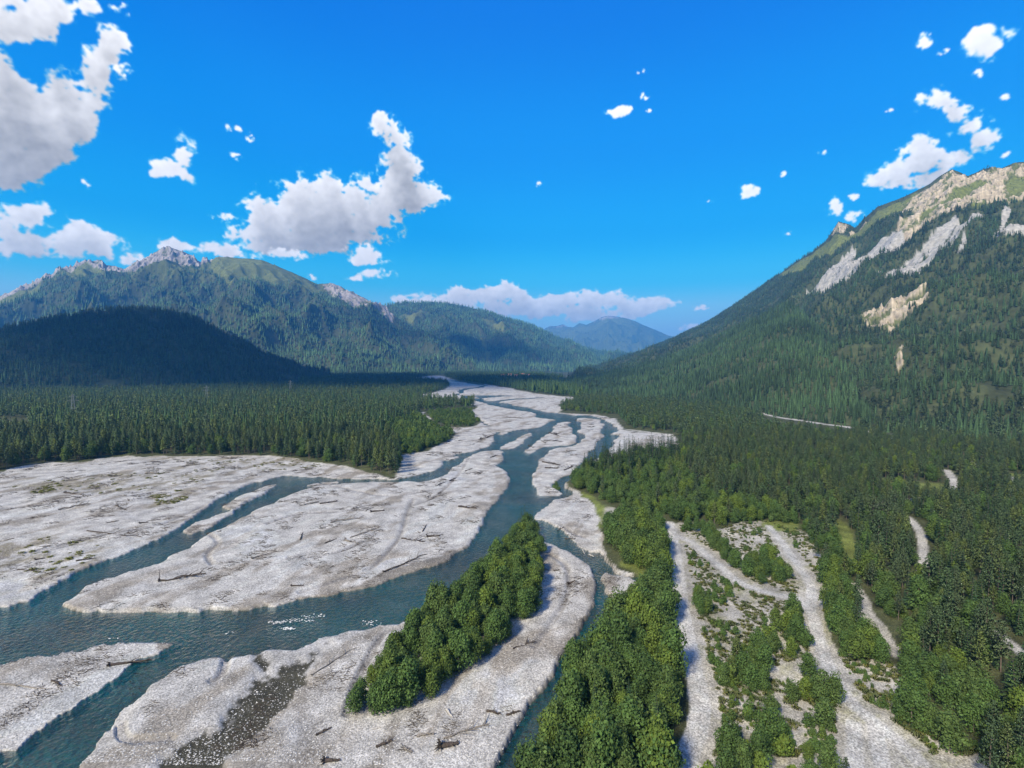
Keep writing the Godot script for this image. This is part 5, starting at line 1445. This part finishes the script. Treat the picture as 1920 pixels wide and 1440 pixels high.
func small_things() -> void:
	rng.seed = 5
	var labels := ["lone pale roofed house in a glade of the left forest", "leftmost house of the far village with a red roof", "second house of the far village beside the leftmost", "middle house of the far village lowest on the bank", "far village house standing highest among the trees", "rightmost house of the far village"]
	for k in HOUSES.size() / 2:
		var x: float = HOUSES[k * 2]
		var d: float = HOUSES[k * 2 + 1]
		var o := thing("house", Vector3(x, floor_y(x, d) + (9.0 if k else 4.0), -d), rng.randf_range(-0.4, 0.4))
		var w := 14.0
		var l := 10.0
		part("wall", one_box(Vector3(-w / 2, -12, -l / 2), Vector3(w / 2, 6.0, l / 2), Color(0.7, 0.66, 0.6)), mats["plain"], o)
		var v := PackedVector3Array()
		var n := PackedVector3Array()
		var c := PackedColorArray()
		var tone := Color(0.55, 0.5, 0.46) if k == 0 else Color(0.3, 0.13, 0.09)
		for s in [-1.0, 1.0]:
			var e := Vector3(0, 10.0, 0)
			var q := PackedVector3Array([Vector3(-w / 2 - 1, 10, 0), Vector3(w / 2 + 1, 10, 0), Vector3(w / 2 + 1, 5.6, s * (l / 2 + 1)), Vector3(-w / 2 - 1, 5.6, s * (l / 2 + 1))])
			for m in [0, 1, 2, 0, 2, 3]:
				v.append(q[m])
				n.append(Vector3(0, 0.8, s * 0.6))
				c.append(tone)
				e = q[m]
		for s in [-1.0, 1.0]:
			for q in [Vector3(s * (w / 2 + 0.02), 10, 0), Vector3(s * (w / 2 + 0.02), 5.9, -l / 2), Vector3(s * (w / 2 + 0.02), 5.9, l / 2)]:
				v.append(q)
				n.append(Vector3(s, 0, 0))
				c.append(Color(0.3, 0.2, 0.14))
		part("roof", arrays(v, n, c), mats["plain"], o)
		for m in 3:
			part("window", one_box(Vector3(-5.0 + m * 3.8, 1.6, l / 2 + 0.02), Vector3(-3.6 + m * 3.8, 3.4, l / 2 + 0.12), Color(0.05, 0.06, 0.07)), mats["plain"], o)
		tag(o, labels[k], "house", "houses in the valley")
	var steel := Color(0.2, 0.22, 0.22)
	var plabels := ["leftmost grey lattice power pylon rising from the left forest", "middle grey lattice power pylon in the left forest", "rightmost and farthest grey lattice pylon in the left forest"]
	for k in PYLONS.size() / 2:
		var x: float = PYLONS[k * 2]
		var d: float = PYLONS[k * 2 + 1]
		var o := thing("power_pylon", Vector3(x, floor_y(x, d), -d), 0.5)
		var h := 27.0
		var v := PackedVector3Array()
		var n := PackedVector3Array()
		var c := PackedColorArray()
		for s in [[-1, -1], [1, -1], [1, 1], [-1, 1]]:
			tube(v, n, c, Vector3(s[0] * 2.2, 0, s[1] * 2.2), Vector3(s[0] * 0.5, h, s[1] * 0.5), 0.2, 0.16, 4, steel)
		for l in 8:
			var y0 := h * l / 8.0
			var y1 := h * (l + 1) / 8.0
			var r0 := lerpf(2.2, 0.5, l / 8.0)
			var r1 := lerpf(2.2, 0.5, (l + 1) / 8.0)
			var q := [Vector2(-1, -1), Vector2(1, -1), Vector2(1, 1), Vector2(-1, 1)]
			for s in 4:
				var a: Vector2 = q[s]
				var b: Vector2 = q[(s + 1) % 4]
				tube(v, n, c, Vector3(a.x * r0, y0, a.y * r0), Vector3(b.x * r1, y1, b.y * r1), 0.1, 0.1, 3, steel)
		part("mast", arrays(v, n, c), mats["plain"], o)
		for l in [[h - 7.0, 5.0], [h - 3.0, 3.6]]:
			v = PackedVector3Array()
			n = PackedVector3Array()
			c = PackedColorArray()
			tube(v, n, c, Vector3(-l[1], l[0], 0), Vector3(l[1], l[0], 0), 0.18, 0.18, 4, steel)
			tube(v, n, c, Vector3(-l[1], l[0], 0), Vector3(0, l[0] + 2.0, 0), 0.1, 0.1, 3, steel)
			tube(v, n, c, Vector3(l[1], l[0], 0), Vector3(0, l[0] + 2.0, 0), 0.1, 0.1, 3, steel)
			part("crossarm", arrays(v, n, c), mats["plain"], o)
		tag(o, plabels[k], "pylon", "power pylons in the left forest")


func stones(bed: PackedVector2Array) -> void:
	# cobbles that stand out of the gravel near the drone
	rng.seed = 64
	for form in 3:
		var v := PackedVector3Array()
		var n := PackedVector3Array()
		var c := PackedColorArray()
		var top := Vector3(rng.randf_range(-0.3, 0.3), 0.7, rng.randf_range(-0.3, 0.3))
		var ring := []
		for k in 6:
			ring.append(Vector3(cos(TAU * k / 6.0), 0.0, sin(TAU * k / 6.0)) * rng.randf_range(0.7, 1.2) + Vector3(0, rng.randf_range(-0.1, 0.3), 0))
		for k in 6:
			var a: Vector3 = ring[k]
			var b: Vector3 = ring[(k + 1) % 6]
			for t in [[top, a, b], [a, b, Vector3(0, -0.5, 0)]]:
				var q: Vector3 = (t[1] - t[0]).cross(t[2] - t[0]).normalized()
				if q.dot(t[0] + t[1] + t[2]) < 0.0:
					q = -q
				for e in t:
					v.append(e)
					n.append(q)
					c.append(Color(0.66, 0.645, 0.615))
		kinds["stone%d" % form] = [arrays(v, n, c), null]
	var bulk := [[], [], []]
	for k in 60000:
		var d := 77.0 + 150.0 * pow(rng.randf(), 1.5)
		var p := Vector2(d * rng.randf_range(-1.0, 0.3), d)
		if not Geometry2D.is_point_in_polygon(p, bed):
			continue
		var y := floor_y(p.x, p.y)
		if y < RISE * d - 0.12:
			continue
		var tone := rng.randf_range(0.5, 1.15)
		bulk[k % 3].append([Vector3(p.x, y, -p.y), 0.04 + 0.15 * pow(rng.randf(), 2.6), rng.randf() * TAU, 0.7, tone])
	for form in 3:
		mass("stone%d" % form, bulk[form], "gravel", "plain", "pale cobbles strewn over the gravel bars")


func foam() -> void:
	rng.seed = 8
	var all := []
	for f in FOAM:
		for k in int(f[3]):
			var q := ball()
			var p: Vector2 = Vector2(f[0], f[1]) + Vector2(q.x * f[2] * 1.6, q.z * f[2] * 0.5)
			all.append([Vector3(p.x, RISE * p.y + 0.01, -p.y), rng.randf_range(0.06, 0.22), rng.randf() * TAU, 0.3, 1.35])
	mass("stone1", all, "foam", "plain", "white foam on the riffle of the main river")
